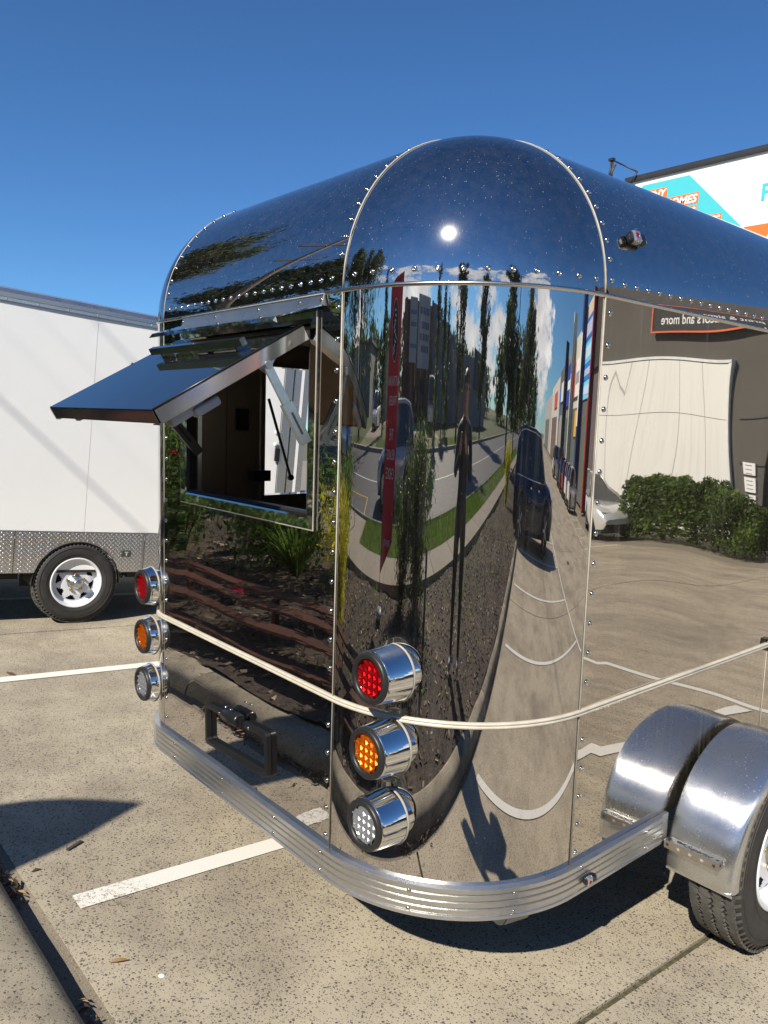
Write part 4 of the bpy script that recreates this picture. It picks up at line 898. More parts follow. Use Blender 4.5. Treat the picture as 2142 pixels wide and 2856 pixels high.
PG = simple('charcoal_render', (.095, .088, .080), .8, 0, .08, 1.2); PWH = Mat('streaky_white_render'); n1 = PWH.noise(1.0, 5, .7, PWH.co((7, 7, .35))); PWH.setc(PWH.mix(PWH.ramp(n1, .5, .8, 0, .5), (.76, .76, .73), (.50, .47, .42))); PWH.set('Roughness', .7); PWH = PWH.m
g = G(); g.box((2.1, 5, 3.3), (4.2, 10, 6.6)); g.box((-1.05, 5, 5.15), (2.1, 10, 2.9)); g.box((-4.6, 5, 3.3), (5.0, 10, 6.6)); part('wall', g, PG, pu)
for i, (a, b) in enumerate(((.65, 1.35), (1.35, 2.1), (2.1, 3.05), (3.05, 3.5), (3.5, 3.86))):
    for z0, z1 in ((0, 2.55), (2.55, 3.72)): g = G(); g.box(((a + b) / 2, -.05, (z0 + z1) / 2), (b - a - .012, .10, z1 - z0 - .012)); part('white_panel', g, PWH, pu)
g = G(); g.box((2.255, -.06, 3.755), (3.3, .13, .06)); g.box((.62, -.06, 1.86), (.05, .13, 3.75)); g.box((3.885, -.06, 1.86), (.05, .13, 3.75)); part('panel_trim', g, WF, pu)
for z in (.9, 1.7, 2.6, 3.6): g = G(); g.box((.19, -.012, z), (.38, .025, .012)); part('wall_joint', g, DARKM, pu)
board(pu, -4.6, 3.05, 4.32, 5.40, (.02, .02, .02), 'sign_board')
OR_ = simple('orange_edge', (.75, .14, .04), .5)
for a in ((-.775, 4.33, 7.65, .035), (-.775, 5.41, 7.65, .035)): g = G(); g.box((a[0], -.165, a[1]), (a[2], .03, a[3])); part('sign_border', g, OR_, pu)
g = G(); g.box((3.04, -.165, 4.87), (.035, .03, 1.06)); part('sign_border', g, OR_, pu)
for s_, z, sz in (('Printers & cutters o Laminators and more', 4.50, .30), ('Wide format print & signage supplies', 4.98, .28)):
    t = text_mesh('lettering', s_, sz, BWH, pu, (2.75, -.165, z), (PI / 2, 0, 0), .002, 'RIGHT', bold=.003); 
for i, (z, h_) in enumerate(((1.62, .26), (1.30, .32), (1.0, .22))):
    g = G(); g.box((.20, -.02, z), (.20, .03, h_ * .92)); part('notice', g, BWH, pu)
    for k in range(3): g = G(); g.box((.20, -.037, z + h_ * .25 - k * .08), (.11, .002, .012)); part('notice_print', g, DARKM, pu)
for z in (.6, 1.3, 2.0, 2.7):
    g = G(); g.box((-.7, 2.0, z), (2.6, .8, .05)); part('shelf', g, simple('rust_orange_rack', (.35, .09, .03), .6), pu)
    rr = random.Random(int(z * 10))
    for k in range(7): g = G(); hh = rr.uniform(.2, .5); g.box((-1.8 + k * .36, 1.8, z + .03 + hh / 2), (.3, .5, hh)); part('stock_box', g, simple('carton_%d' % (k % 3), ((.35, .25, .15), (.5, .5, .48), (.10, .09, .09))[k % 3], .7), pu)
g = G(); g.box((-.7, 4, .005), (2.8, 8, .01)); g.box((-.7, 7.9, 1.85), (2.8, .1, 3.7)); part('bay_lining', g, DARKM, pu)
u1 = unit(9.95, 13.75, 6.5, (.12, .10, .105), 'plum-grey unit between the print shop and the red fin wall'); board(u1, -1.8, 1.75, 3.75, 6.4, (.03, .018, .016), 'dark_cladding')
fin(u1, 1.72, .32, 6.7, 1.3, (.26, .02, .025), 'red_fin'); board(u1, -1.85, 1.5, 6.52, 6.62, (.2, .03, .03), 'parapet_cap')
u2 = unit(13.76, 19.2, 5.9, (.62, .54, .40), 'cream factory unit carrying blue and cyan sign boards and a pink panel', door=(-1.9, 1.7, 3.0))
board(u2, -2.65, -1.95, 3.0, 5.3, (.85, .06, .20), 'pink_panel'); fin(u2, -1.85, .18, 3.0, .6, (.55, .03, .03), 'red_post')
for i, (z0, z1, c) in enumerate(((4.75, 5.45, (.03, .12, .5)), (4.1, 4.75, (.15, .55, .85)), (3.6, 4.1, (.02, .20, .62)), (3.05, 3.6, (.20, .62, .90)))):
    board(u2, -1.6, 1.75, z0 + .01, z1 - .01, c); rr = random.Random(i)
    for k in range(7): board(u2, -1.35 + k * .42, -1.12 + k * .42, z0 + .15, z1 - .15, (.8, .85, .9), 'sign_letter', -.17, .02)
fin(u2, 2.25, .75, 7.0, 1.5, (.012, .03, .13), 'navy_fin'); 
board(u2, 2.0, 2.55, 2.2, 5.0, (.8, .8, .8), 'fin_sign', -1.56, .04)
u3 = unit(19.21, 25.6, 5.5, (.58, .55, .45), 'cream unit with a white and red sign above grey-green doors', door=(-2.4, 2.2, 2.9)); board(u3, -2.2, 1.2, 3.3, 4.6, (.8, .8, .78)); board(u3, 1.2, 2.4, 3.3, 4.6, (.55, .08, .04)); board(u3, -1.6, .2, 1.9, 2.8, (.75, .42, .04), 'yellow_board')
for k in range(6): board(u3, -1.9 + k * .5, -1.6 + k * .5, 3.75, 4.15, (.1, .1, .12), 'sign_letter', -.17, .02)
fin(u3, 3.0, .5, 6.4, 1.5, (.55, .57, .50), 'pale_fin'); board(u3, 2.78, 3.22, 4.2, 6.0, (.2, .2, .2), 'fin_letter', -1.55, .04)
u4 = unit(25.61, 32.4, 5.3, (.20, .21, .22), 'grey unit with a royal blue sign between pale and black fins', door=(-2.6, 2.4, 2.6)); board(u4, -2.7, 2.3, 3.1, 4.9, (.02, .06, .35)); board(u4, -2.0, 1.6, 3.8, 4.2, (.75, .78, .85), 'sign_letter', -.17, .02); fin(u4, 3.2, .5, 6.0, 1.5, (.012, .012, .014), 'black_fin')
u5 = unit(32.41, 42, 5.3, (.10, .10, .11), 'dark grey unit with pale lettering and a small blue board', door=(-3.5, 3, 2.8), dc=(.3, .3, .3)); board(u5, -3.5, 2.0, 3.5, 4.5, (.6, .62, .66)); board(u5, 2.4, 4.0, 2.6, 4.2, (.02, .2, .6))
u6 = unit(42.01, 60, 5.1, (.50, .47, .42), 'long pale unit further up the row', door=(-6, 6, 2.8), dc=(.16, .1, .08)); board(u6, -5, 1, 3.4, 4.4, (.5, .06, .05))
u7 = unit(60.01, 95, 4.8, (.35, .34, .33), 'far grey unit at the end of the row', door=(-10, 9, 2.8))
g = G()
# across the road
RB = (.16, .045, .032)
a1 = thing('red_office', 'red-brown office block with two large pale signboards across the road', 'building', (5.6, -31, 0), (0, 0, PI))
g = G(); g.box((0, 5, 2.6), (11.2, 10, 5.2)); part('wall', g, simple('red_brick_render', RB, .8), a1)
for x in (-4.2, -2.0, .2): g = G(); g.box((x, -.05, 1.5), (1.5, .08, 2.6)); part('window', g, TINT, a1)
PALE = (.50, .50, .47)
board(a1, .6, 3.4, 2.6, 5.3, PALE); board(a1, -4.4, .2, 2.4, 5.5, PALE)
for r_i, z in enumerate((4.7, 4.1, 3.6, 3.1)):
    for k in range(6 - r_i % 2): board(a1, -4.0 + k * .62, -3.6 + k * .62, z, z + .30, (.05, .06, .16), 'sign_letter', -.17, .02)
for z in (4.6, 4.1, 3.2):
    for k in range(6): board(a1, .9 + k * .38, 1.15 + k * .38, z, z + .18, (.05, .08, .35), 'sign_letter', -.17, .02)
fin(a1, -5.3, .5, 5.4, .6, RB, 'brick_pier'); fin(a1, 4.9, .9, 5.2, .6, RB, 'brick_pier')
a2 = thing('grey_warehouse', 'stepped grey concrete warehouse across the road right of the red office', 'building', (18, -31, 0), (0, 0, PI))
for i, (x0, x1, h, c) in enumerate(((2.6, 6.8, 5.4, (.20, .21, .22)), (-1.4, 2.6, 4.9, (.26, .27, .29)), (-4.2, -1.4, 4.5, (.16, .17, .19)), (-7, -4.2, 4.1, (.24, .24, .25)))):
    g = G(); g.box(((x0 + x1) / 2, 5 + i * .1, h / 2), (x1 - x0 - .02, 10, h)); part('wall', g, simple('warehouse_%d' % i, c, .8), a2)
    g = G(); g.box(((x0 + x1) / 2, -.03 + i * .1, h - .9), ((x1 - x0) * .5, .06, .8)); part('window', g, simple('teal_glass', (.06, .12, .13), .1), a2)
a3 = thing('low_shop', 'low shop with a dark poster billboard further along the opposite side', 'building', (34, -27, 0), (0, 0, PI))
g = G(); g.box((0, 5, 1.9), (14, 10, 3.8)); part('wall', g, simple('shop_wall', (.3, .27, .24), .8), a3); board(a3, -2, 3.5, 2.2, 4.4, (.06, .05, .09)); board(a3, -3.6, -2, 2.2, 4.2, (.45, .08, .05))
a4 = thing('cream_shed', 'small cream shed beside the big weeping tree', 'building', (-7.6, -33, 0)); g = G(); g.box((0, -3, 1.6), (2.6, 5, 3.2)); part('wall', g, simple('shed_wall', (.45, .40, .28), .8), a4); g = G(); g.box((0, -3, 3.26), (2.9, 5.3, .12)); part('roof', g, simple('shed_roof', (.2, .2, .2), .6), a4)
a5 = thing('long_factory', 'long low factory behind the trees at the far left of the road', 'building', (-34, -36, 0)); g = G(); g.box((0, -6, 2), (34, 12, 4)); part('wall', g, simple('factory_wall', (.25, .25, .25), .8), a5); g = G(); g.box((0, -6, 4.1), (34.6, 12.6, .2)); part('roof', g, simple('factory_roof', (.15, .15, .16), .6), a5)

# ================================================================== vehicles
def car(label, cat, loc, rz, paint, L=4.2, W=1.75, H=1.48, kind='hatch', rim='alloy', chrome=False, nm='parked_car', group=None):
    """local: +Y is the nose"""
    o = thing(nm, label, cat, loc, (0, 0, rz), group)
    P = simple('paint_%d_%d_%d' % tuple(int(v * 255) for v in paint), paint, .22, .25, .03, 2, coat=.9)
    h = W / 2; belt = H * .60; gnd = .20
    if kind == 'suv': st = [(-.5, .50, .92, .86), (-.485, .30, 1.02, .93), (-.42, .26, belt, 1), (-.2, .24, belt, 1), (.18, .24, belt - .02, 1), (.28, .24, belt - .04, 1), (.40, .26, belt - .12, .97), (.47, .30, belt - .25, .90), (.5, .45, .62, .80)]; gh = [(-.485, .02), (-.455, .75), (-.40, .93), (-.30, 1), (-.05, 1), (.08, .95), (.255, .02)]
    elif kind == 'ute': st = [(-.5, .5, .95, .97), (-.49, .45, 1.0, 1), (-.15, .45, 1.0, 1), (.1, .28, 1.02, 1), (.28, .28, .98, 1), (.42, .3, .90, .96), (.48, .34, .74, .9), (.5, .5, .6, .85)]; gh = [(-.04, .02), (-.025, .9), (0, 1), (.12, 1), (.245, .02)]; belt = 1.0
    else: st = [(-.5, .42, .80, .84), (-.485, .28, .95, .92), (-.42, .22, belt, .98), (-.2, .2, belt, 1), (.2, .2, belt - .03, 1), (.36, .22, belt - .12, .97), (.46, .26, belt - .25, .90), (.5, .38, .55, .78)]; gh = [(-.485, .02), (-.44, .65), (-.36, .93), (-.22, 1), (-.02, .98), (.06, .90), (.30, .02)]
    # finer stations
    def lerp_st(t):
        for a, b in zip(st, st[1:]):
            if a[0] <= t <= b[0]: f = (t - a[0]) / (b[0] - a[0]); f = f * f * (3 - 2 * f) if False else f; return [a[i] + (b[i] - a[i]) * f for i in range(4)]
        return st[-1]
    ts = sorted(set([s[0] for s in st] + [-.5 + i / 36 for i in range(37)]))
    wheels = (-.5 + .18, .5 - .19) if kind != 'ute' else (-.5 + .22, .5 - .17)
    wr = .33 if kind == 'hatch' else .37
    g = G(); vs = []
    for t in ts:
        _, zl, zt, wf = lerp_st(t); y = t * L; hw = h * wf; zb = zl
        for w0 in wheels:
            d = abs(y - w0 * L)
            if d < wr + .05: zb = max(zb, wr * .95 + math.sqrt(max(0, (wr + .05) ** 2 - d * d)))
        zb = min(zb, zt - .12)
        half = [(hw * .95, zb), (hw, zb + (zt - zb) * .3), (hw * .995, zb + (zt - zb) * .62), (hw * .965, zt - .06), (hw * .91, zt), (hw * .5, zt + .035), (0, zt + .045)]
        vs += [(-x, y, z) for x, z in half] + [(x, y, z) for x, z in half[-2::-1]]
    k = 13; g.add(vs, [(j * k + i, j * k + i + 1, (j + 1) * k + i + 1, (j + 1) * k + i) for j in range(len(ts) - 1) for i in range(k - 1)], True)
    g.add(vs[:k], [tuple(range(k))[::-1]], False); g.add(vs[-k:], [tuple(range(k))], False); part('body', g, P, o)
    g = G(); g.box((0, 0, gnd + .12), (W * .86, L * .93, .20)); part('underbody', g, DARKM, o)
    # glasshouse
    GL = TINT; g = G(); n = len(gh); rowsv = []
    for t, f in gh:
        y = t * L; zr = belt - .03 + (H - belt + .03) * f; wb = h * .90; wt_ = h * (.90 - .20 * f)
        rowsv.append([(-wb, y, belt - .03), (-wt_, y, zr - .02 * f), (-wt_ * .5, y, zr + .012), (0, y, zr + .02), (wt_ * .5, y, zr + .012), (wt_, y, zr - .02 * f), (wb, y, belt - .03)])
    vs = [p for r__ in rowsv for p in r__]
    for j in range(n - 1):
        for i in range(6):
            roof = 1 <= i <= 4 and gh[j][1] > .85 and gh[j + 1][1] > .85
            g.k = 1 if roof else 0; a = j * 7 + i; g.add([vs[a], vs[a + 1], vs[a + 8], vs[a + 7]], [(0, 1, 2, 3)], True)
    gl = g.build('glasshouse', [GL, P], o)
    g = G(); 
    for sx in (0, 6):
        pts = [Vector(r__[1 if sx == 0 else 5]) * 1.0 for r__ in rowsv]; g.tube(pts, .035, 6)
        for jt in (2 if kind != 'ute' else 1, n // 2 + (1 if kind != 'ute' else 0)):
            a = Vector(rowsv[jt][0 if sx == 0 else 6]); b = Vector(rowsv[jt][1 if sx == 0 else 5]); g.tube([a, b], .03, 6)
    part('pillars', g, P, o)
    if chrome:
        for sx in (-1, 1):
            g = G(); pts = [Vector((sx * (h * .905 + .012), t * L, belt - .015)) for t in (-.44, -.1, .24)]; g.tube(pts, .013, 6); g.tube([Vector((sx * (h * (.90 - .20 * f) + .03), t * L, belt + (H - belt) * f - .04)) for t, f in gh[1:-1]] + [Vector((sx * h * .92, .24 * L, belt))], .012, 6); part('window_trim', g, CHROME, o)
    for t in wheels:
        for s in (-1, 1):
            we = link('wheel', None, o); we.location = (s * (h - .11), t * L, wr); we.rotation_euler = (0, 0, 0 if s > 0 else PI)
            g = G(); g.lathe([(wr * .62, .105), (wr * .75, .112), (wr * .93, .10), (wr, .07), (wr, -.08), (wr * .6, -.09)], (0, 0, 0), 'X', 28); part('tyre', g, TYRE, we)
            g = G(); g.lathe([(wr * .64, .095), (wr * .60, .10), (wr * .58, .06), (wr * .2, .07), (.001, .08)], (0, 0, 0), 'X', 28, smooth=False)
            rmm = DARKM if rim == 'alloy' else simple('dull_hubcap', (.35, .36, .37), .35, .7); part('rim', g, rmm, we)
            if rim == 'alloy':
                for i in range(5):
                    a = 2 * PI * i / 5; g = G(); g.box((.088, math.cos(a) * wr * .32, math.sin(a) * wr * .32), (.02, .045, wr * .56), Matrix.Rotation(-a + PI / 2, 3, 'X') if False else (a - PI / 2, 0, 0)); part('spoke', g, simple('alloy_spoke', (.45, .46, .48), .3, .9), we)
    for s in (-1, 1):
        g = G(); g.box((s * h * .80, -L * .488, belt - .10), (W * .11, .07, .22)); bevel(part('tail_lamp', g, LRED, o), .02)
        g = G(); g.box((s * h * .70, L * .462, belt - .26), (W * .16, .12, .12)); bevel(part('head_lamp', g, LCLR, o), .03)
        g = G(); g.box((s * (h * .93 + .06), L * .19, belt + .04), (.16, .08, .12)); bevel(part('mirror', g, P, o), .03)
        for yy in (-.09, .10): g = G(); g.box((s * (h + .008), yy * L, belt - .12), (.02, .15, .025)); part('door_handle', g, CHROME if chrome else P, o)
    g = G(); g.box((0, -L * .498, .62), (.37, .012, .12)); part('number_plate', g, simple('plate_white', (.7, .7, .68), .4), o)
    g = G(); g.box((0, L * .496, .42), (W * .55, .02, .16)); part('grille', g, DARKM, o)
    return o
car('dark navy SUV backed up to the kerb, seen in the curved corner', 'SUV', (9.33, .93, gz(.93)), 0, (.006, .010, .045), 4.65, 1.86, 1.66, 'suv', 'alloy', True)
NR = PI
car('white hatchback nearest along the facing bays', 'car', (19.9, 14.3, gz(14.3)), 0, (.62, .60, .58), 3.9, 1.7, 1.48)
car('second white hatchback tucked behind the nearest one', 'car', (22.5, 14.4, gz(14.3)), 0, (.66, .66, .66), 4.0, 1.72, 1.50)
car('dark red hatchback in the facing bays', 'car', (25.1, 14.2, gz(14.3)), 0, (.22, .008, .012), 4.0, 1.7, 1.46)
car('black wagon between the red hatchback and a blue van', 'car', (27.7, 14.3, gz(14.3)), 0, (.01, .01, .012), 4.4, 1.8, 1.5)
car('dull blue tall van in the facing bays', 'van', (30.8, 14.3, gz(14.3)), 0, (.04, .07, .13), 4.4, 1.8, 1.8, 'suv')
car('white four-wheel drive furthest along the facing bays', 'SUV', (37.0, 14.0, gz(14.3)), 0, (.62, .62, .60), 4.6, 1.85, 1.75, 'suv')
car('silver-grey hatchback driving along the road beyond the verge', 'car', (-.75, -9.0, 0), PI / 2, (.36, .38, .42), 4.1, 1.72, 1.5, 'hatch', 'steel')
car('silver sedan further down the road to the left', 'car', (-14, -13.2, 0), -PI / 2, (.42, .45, .5), 4.4, 1.78, 1.45)
car('white van parked outside the red office across the road', 'van', (9.6, -25.5, 0), R(200), (.62, .64, .66), 5.0, 1.95, 2.1, 'suv', 'steel')
car('small white car parked under the weeping tree across the road', 'car', (-9.2, -26.0, 0), R(10), (.6, .6, .6), 4.1, 1.7, 1.5)
ut = car('white work ute with a mesh-sided tray, mirrored beside the hedge', 'ute', (12.4, 17.6, gz(20)), R(106), (.60, .60, .58), 5.2, 1.85, 1.72, 'ute', 'steel')
g = G(); g.box((0, -1.55, 1.06), (1.9, 2.1, .10)); part('tray', g, simple('tray_aluminium', (.45, .45, .44), .4, .6), ut)
for yy in (-.5, -2.55): g = G(); g.tube([(-.92, yy, 1.1), (-.92, yy, 1.72), (.92, yy, 1.72), (.92, yy, 1.1)], .03, 8); part('tray_rack', g, WHITES, ut)
for i in range(10):
    for s in (-1, 1): g = G(); g.box((s * .9, -.6 - i * .2, 1.4), (.012, .012, .62), (R(35 if i % 2 else -35), 0, 0)); part('mesh_bar', g, WHITES, ut)

# ================================================================== flag banner
fl = thing('feather_flag', 'tall deep red feather flag with white lettering on a thin pole in the garden bed', 'flag', (-1.02, -3.25, .04), (0, 0, R(4)))
FR = simple('flag_red', (.42, .008, .03), .75, 0, .06, 3); FD = simple('flag_dark_oval', (.02, .012, .03), .7, 0, .02); FG = simple('flag_print', (.62, .58, .60), .7, 0, .02)
def pole_at(t):  # t = height 0..3.25
    return -0.0 - .10 * (t / 3.2) + (.36 * max(0, (t - 2.7) / .45) ** 2)
def fe(v):   # left (pole) and right edges as seen from the car park
    z = .36 + 2.42 * v
    wd = .50 * min(1, v / .10 + .02) * (1 if v < .80 else math.cos((v - .80) / .20 * PI / 2 * .98))
    xl2 = .0 + .20 * v + (0 if v < .80 else .44 * ((v - .80) / .2) ** 1.7); return xl2, xl2 + wd + .001, z
FW = lambda u, v: .03 * math.sin(v * 9) * u + .012 * math.sin(v * 23 + u * 3) * u
def ff(u, v): a, b, z = fe(v); return (a + (b - a) * u, FW(u, v), z)
g = G(); g.grid(ff, 8, 60); g.grid(lambda u, v: (lambda p: (p[0], p[1] - .004, p[2]))(ff(u, v)), 8, 60, flip=True); part('banner', g, FR, fl)
g = G(); g.tube([(0.01, -.01, 0)] + [(fe(v)[0] - .006, -.004, fe(v)[2]) for v in [i / 24 for i in range(25)]], [.014] + [.010 - .006 * i / 24 for i in range(25)], 8); part('pole', g, DARKM, fl)
g = G(); n = 40; g.add([(.38 + .13 * math.cos(2 * PI * i / n), .045, 2.02 + .20 * math.sin(2 * PI * i / n)) for i in range(n)], [tuple(range(n))], False); part('oval_emblem', g, FD, fl)
g = G(); g.tube([(.38 + .135 * math.cos(2 * PI * i / n), .046, 2.02 + .205 * math.sin(2 * PI * i / n)) for i in range(n + 1)], .004, 5); part('oval_outline', g, FG, fl)
g = G()
for i in range(9): a = random.Random(i + 3).uniform(-1, 1); g.box((.38 + .06 * a, .049, 1.88 + i * .034), (.05 + .04 * abs(a), .003, .014), (0, a, 0))
part('emblem_marks', g, FG, fl)
for s_, z, sz in (('AUSTRALIAN', 1.66, .092), ('TRAILERS', 1.53, .092), ('THE', 1.30, .11), ('RELIABLE', 1.17, .10), ('CHOICE', 1.04, .11), ('1300 818 070', .58, .062)):
    text_mesh('lettering', s_, sz, FG, fl, (.25 + .16 * z / 2, .050, z), (PI / 2, 0, PI), .001, 'CENTER', sx=.88)
g = G(); g.lathe([(.001, .04), (.09, .035), (.12, 0), (.09, -.03), (.001, -.035)], (0, 0, .06), 'Z', 12); part('water_bag', g, simple('grey_vinyl', (.25, .25, .26), .5), fl)

# poles and cables
def pole(label, cat, loc, h, r0, r1, m_, arms=(), nm='power_pole'):
    o = thing(nm, label, cat, loc); g = G(); g.tube([(0, 0, 0), (0, 0, h)], [r0, r1], 10); part('shaft', g, m_, o)
    for z, L_, ax in arms: g = G(); g.box((0, 0, z), (.1, L_, .12) if ax == 'y' else (L_, .1, .12)); part('crossarm', g, m_, o)
    return o
TIM = simple('weathered_pole_timber', (.16, .12, .09), .85, 0, .2, 12)
pole('tall timber power pole on the verge far along the row', 'power pole', (26, -5.9, 0), 9.4, .15, .10, TIM, ((8.7, 2.4, 'y'), (7.4, 1.6, 'y')))
pole('tall timber power pole on the verge to the left of the driveway', 'power pole', (-11.8, -5.9, 0), 9.4, .15, .10, TIM, ((8.7, 2.4, 'y'), (7.4, 1.6, 'y')))
CAB = simple('cable_black', (.02, .02, .02), .6)
for i, (y, z, r_) in enumerate(((-6.0, 7.36, .009), (-6.0, 8.66, .006), (-6.5, 8.85, .0018), (-5.4, 8.85, .0018), (-6.9, 8.85, .0018))):
    xs = [-50, -11.8, 26, 66]; g = G()
    for a, b in zip(xs, xs[1:]): g.tube([(a + (b - a) * k / 20, y, z - (.25 if i > 1 else .05) * math.sin(PI * k / 20)) for k in range(21)], r_, 6, False)
    o = g.build('overhead_cable', CAB, label=['thick bundled cable strung lowest between the power poles', 'second thick cable above the bundled one', 'thin wire at the middle of the top crossarm', 'thin wire on the car park end of the top crossarm', 'thin wire on the road end of the top crossarm'][i], category='cable')
sp = thing('street_sign', 'thin galvanised post with an edge-on orange and white sign by the driveway', 'sign', (-4.55, -5.85, .09)); g = G(); g.tube([(0, 0, 0), (0, 0, 3.0)], .03, 10); part('post', g, simple('pale_galvanised', (.5, .52, .53), .45, .5), sp)
g = G(); g.box((.0, 0, 2.62), (.012, .40, .62), (0, 0, R(-32))); part('sign_face', g, simple('sign_white', (.6, .6, .58), .5), sp); g = G(); g.box((.0, 0, 2.72), (.016, .38, .28), (0, 0, R(-32))); part('orange_band', g, ORG, sp)
st_ = thing('green_stake', 'dark green steel marker post in the middle of the garden bed', 'post', (.78, -2.4, .1)); g = G(); g.tube([(0, 0, 0), (0, 0, .62)], .035, 10); g.lathe([(.035, 0), (.02, .03), (.001, .04)], (0, 0, .62), 'Z', 10); part('shaft', g, simple('dark_green_steel', (.015, .07, .06), .4), st_)
# rust-brown slatted bench rail behind the kerb
bn = thing('slatted_rack', 'low rust-brown rack of long steel slats lying on the bark behind the kerb', 'rack', (-2.6, -1.35, .1))
RUST = simple('rust_brown_steel', (.060, .020, .009), .7, 0, .35, 9)
for y, z in ((-.22, .22), (-.06, .20), (.10, .15), (.24, .05)): g = G(); g.box((0, y, z), (4.4, .085, .02)); part('slat', g, RUST, bn)
for x in (-1.9, -.6, .7, 1.9): g = G(); g.box((x, -.18, .10), (.04, .03, .20)); part('support', g, RUST, bn)
g = G(); g.box((0, 0, 0), (.5, .10, .008), (0, .1, .5)); o = g.build('red_offcut', simple('maroon_plastic', (.22, .01, .03), .4), label='maroon plastic strip lying on the bark beyond the rack', category='litter'); o.location = (-4.3, -1.9, .14)

# ================================================================== vegetation
def leafmats(tag, c, k=.6):
    return [leafy('%s_leaf_%d' % (tag, i), tuple(min(1, v * f) for v in c)) for i, f in enumerate((k, 1.0, 1.55))]
LM_DARK = leafmats('poplar', (.040, .058, .022)); LM_GUM = leafmats('gum', (.060, .072, .032)); LM_WEEP = leafmats('willow', (.050, .072, .024)); LM_CONE = leafmats('cypress', (.035, .065, .022))
LM_GOLD = leafmats('golden', (.42, .36, .02), .7); LM_HEDGE = leafmats('hedge', (.095, .14, .035)); LM_BB = leafmats('bottlebrush', (.085, .125, .045)); REDF = simple('red_blossom', (.50, .012, .03), .7, 0, .2, 20)
BARK = simple('grey_brown_bark', (.10, .075, .055), .9, 0, .3, 9, .4)
def add_leaf(g, p, s, rr, droop=0.0, asp=.45):
    a = Vector((rr.gauss(0, 1), rr.gauss(0, 1), rr.gauss(0, 1) * (1 - droop) - droop * 1.5))
    if a.length < .01: a = Vector((0, 0, 1))
    a.normalize(); b = a.cross(Vector((rr.gauss(0, 1), rr.gauss(0, 1), rr.gauss(0, 1)))); b.normalize(); b *= s * asp; a = a * s
    g.add([p - a * .5, p + b * .5, p + a * .5, p - b * .5], [(0, 1, 2, 3)], False)
def tree(label, loc, h, wd, lm, shape, n, ls, seed, cat='tree', nm='tree', lift=.18, group=None):
    rr = random.Random(seed); o = thing(nm, label, cat, loc, (0, 0, 0), group)
    g = G(); tp = [(0, 0, -.1)]; x = y = 0
    for i in range(1, 7): x += rr.gauss(0, .01 * h); y += rr.gauss(0, .01 * h); tp.append((x, y, h * .88 * i / 6))
    r0 = .020 * h + .03; g.tube(tp, [r0 * (1 - .85 * i / 6) for i in range(7)], 8)
    ends = []
    nb = {'poplar': 14, 'cone': 8, 'gum': 12, 'weep': 16}[shape]
    for i in range(nb):
        t = lift + (1 - lift) * rr.random() ** .9 * .9; bz = h * t * .88; f = t * .88 / .88 * 6; j = min(5, int(f)); b = Vector(tp[j]).lerp(Vector(tp[j + 1]), f - j)
        a = rr.uniform(0, 2 * PI)
        if shape == 'poplar': L_ = wd * .42 * rr.uniform(.5, 1.1); e = b + Vector((math.cos(a) * L_, math.sin(a) * L_, h * rr.uniform(.12, .22)))
        elif shape == 'cone': L_ = wd * .4 * (1 - t); e = b + Vector((math.cos(a) * L_, math.sin(a) * L_, h * .05))
        elif shape == 'weep': b = Vector(tp[2 + rr.randint(0, 3)]); L_ = wd * .5 * rr.uniform(.45, 1); e = Vector((math.cos(a) * L_, math.sin(a) * L_, h * (1.0 - .32 * (L_ / (wd * .5)) ** 2)))
        else: L_ = wd * .45 * rr.uniform(.4, 1); e = b + Vector((math.cos(a) * L_, math.sin(a) * L_, h * rr.uniform(.05, .2)))
        mid = b.lerp(e, .5) + Vector((0, 0, .02 * h)); g.tube([b, mid, e], [r0 * .32, r0 * .2, r0 * .06], 5); ends.append((b, mid, e))
    part('trunk', g, BARK, o)
    g = G()
    clumps = []
    for b, mid, e in ends:
        for q in (mid, e, mid.lerp(e, .5)): clumps.append((q, rr.uniform(.5, 1.0)))
    if shape in ('poplar', 'cone'):
        for i in range(26): 
            t = lift + (1 - lift) * (i + rr.random()) / 26; ww = wd * .5 * (math.sin(min(1, (1.02 - t) * 1.8) * PI / 2) if shape == 'poplar' else (1 - t) * 1.1); a = rr.uniform(0, 2 * PI); r_ = ww * rr.uniform(.2, .8)
            clumps.append((Vector((math.cos(a) * r_, math.sin(a) * r_, h * t)), rr.uniform(.5, 1)))
    for i in range(n):
        c, k = clumps[rr.randrange(len(clumps))]; g.k = (0, 1, 1, 2)[(int(c.x * 7 + c.z * 3 + i % 3)) % 4]
        if shape == 'poplar': s = Vector((rr.gauss(0, wd * .07 * k), rr.gauss(0, wd * .07 * k), rr.gauss(0, h * .045 * k)))
        elif shape == 'cone': s = Vector((rr.gauss(0, wd * .09), rr.gauss(0, wd * .09), rr.gauss(0, h * .035)))
        elif shape == 'weep': s = Vector((rr.gauss(0, wd * .035 * k), rr.gauss(0, wd * .035 * k), -abs(rr.gauss(0, h * .24 * k)) + h * .02))
        else: s = Vector((rr.gauss(0, wd * .075 * k), rr.gauss(0, wd * .075 * k), rr.gauss(0, h * .055 * k)))
        p = c + s
        if p.z < h * lift * .6: continue
        add_leaf(g, p, ls * rr.uniform(.6, 1.4), rr, .6 if shape == 'weep' else .25)
    g.build('crown', lm, o); return o
tree('slender dark poplar just right of the red office across the road', (8.3, -19.2, 0), 9.5, 1.3, LM_DARK, 'poplar', 2600, .22, 1, nm='poplar_tree')
tree('tall double-plumed poplar standing behind the photographer across the road', (14.6, -18.6, 0), 10.5, 3.4, LM_DARK, 'poplar', 13000, .25, 2, nm='poplar_tree')
tree('mid-green cypress in front of the grey warehouse', (11.0, -20.8, 0), 5.6, 2.2, LM_CONE, 'cone', 3800, .18, 3, nm='cypress_tree', lift=.05)
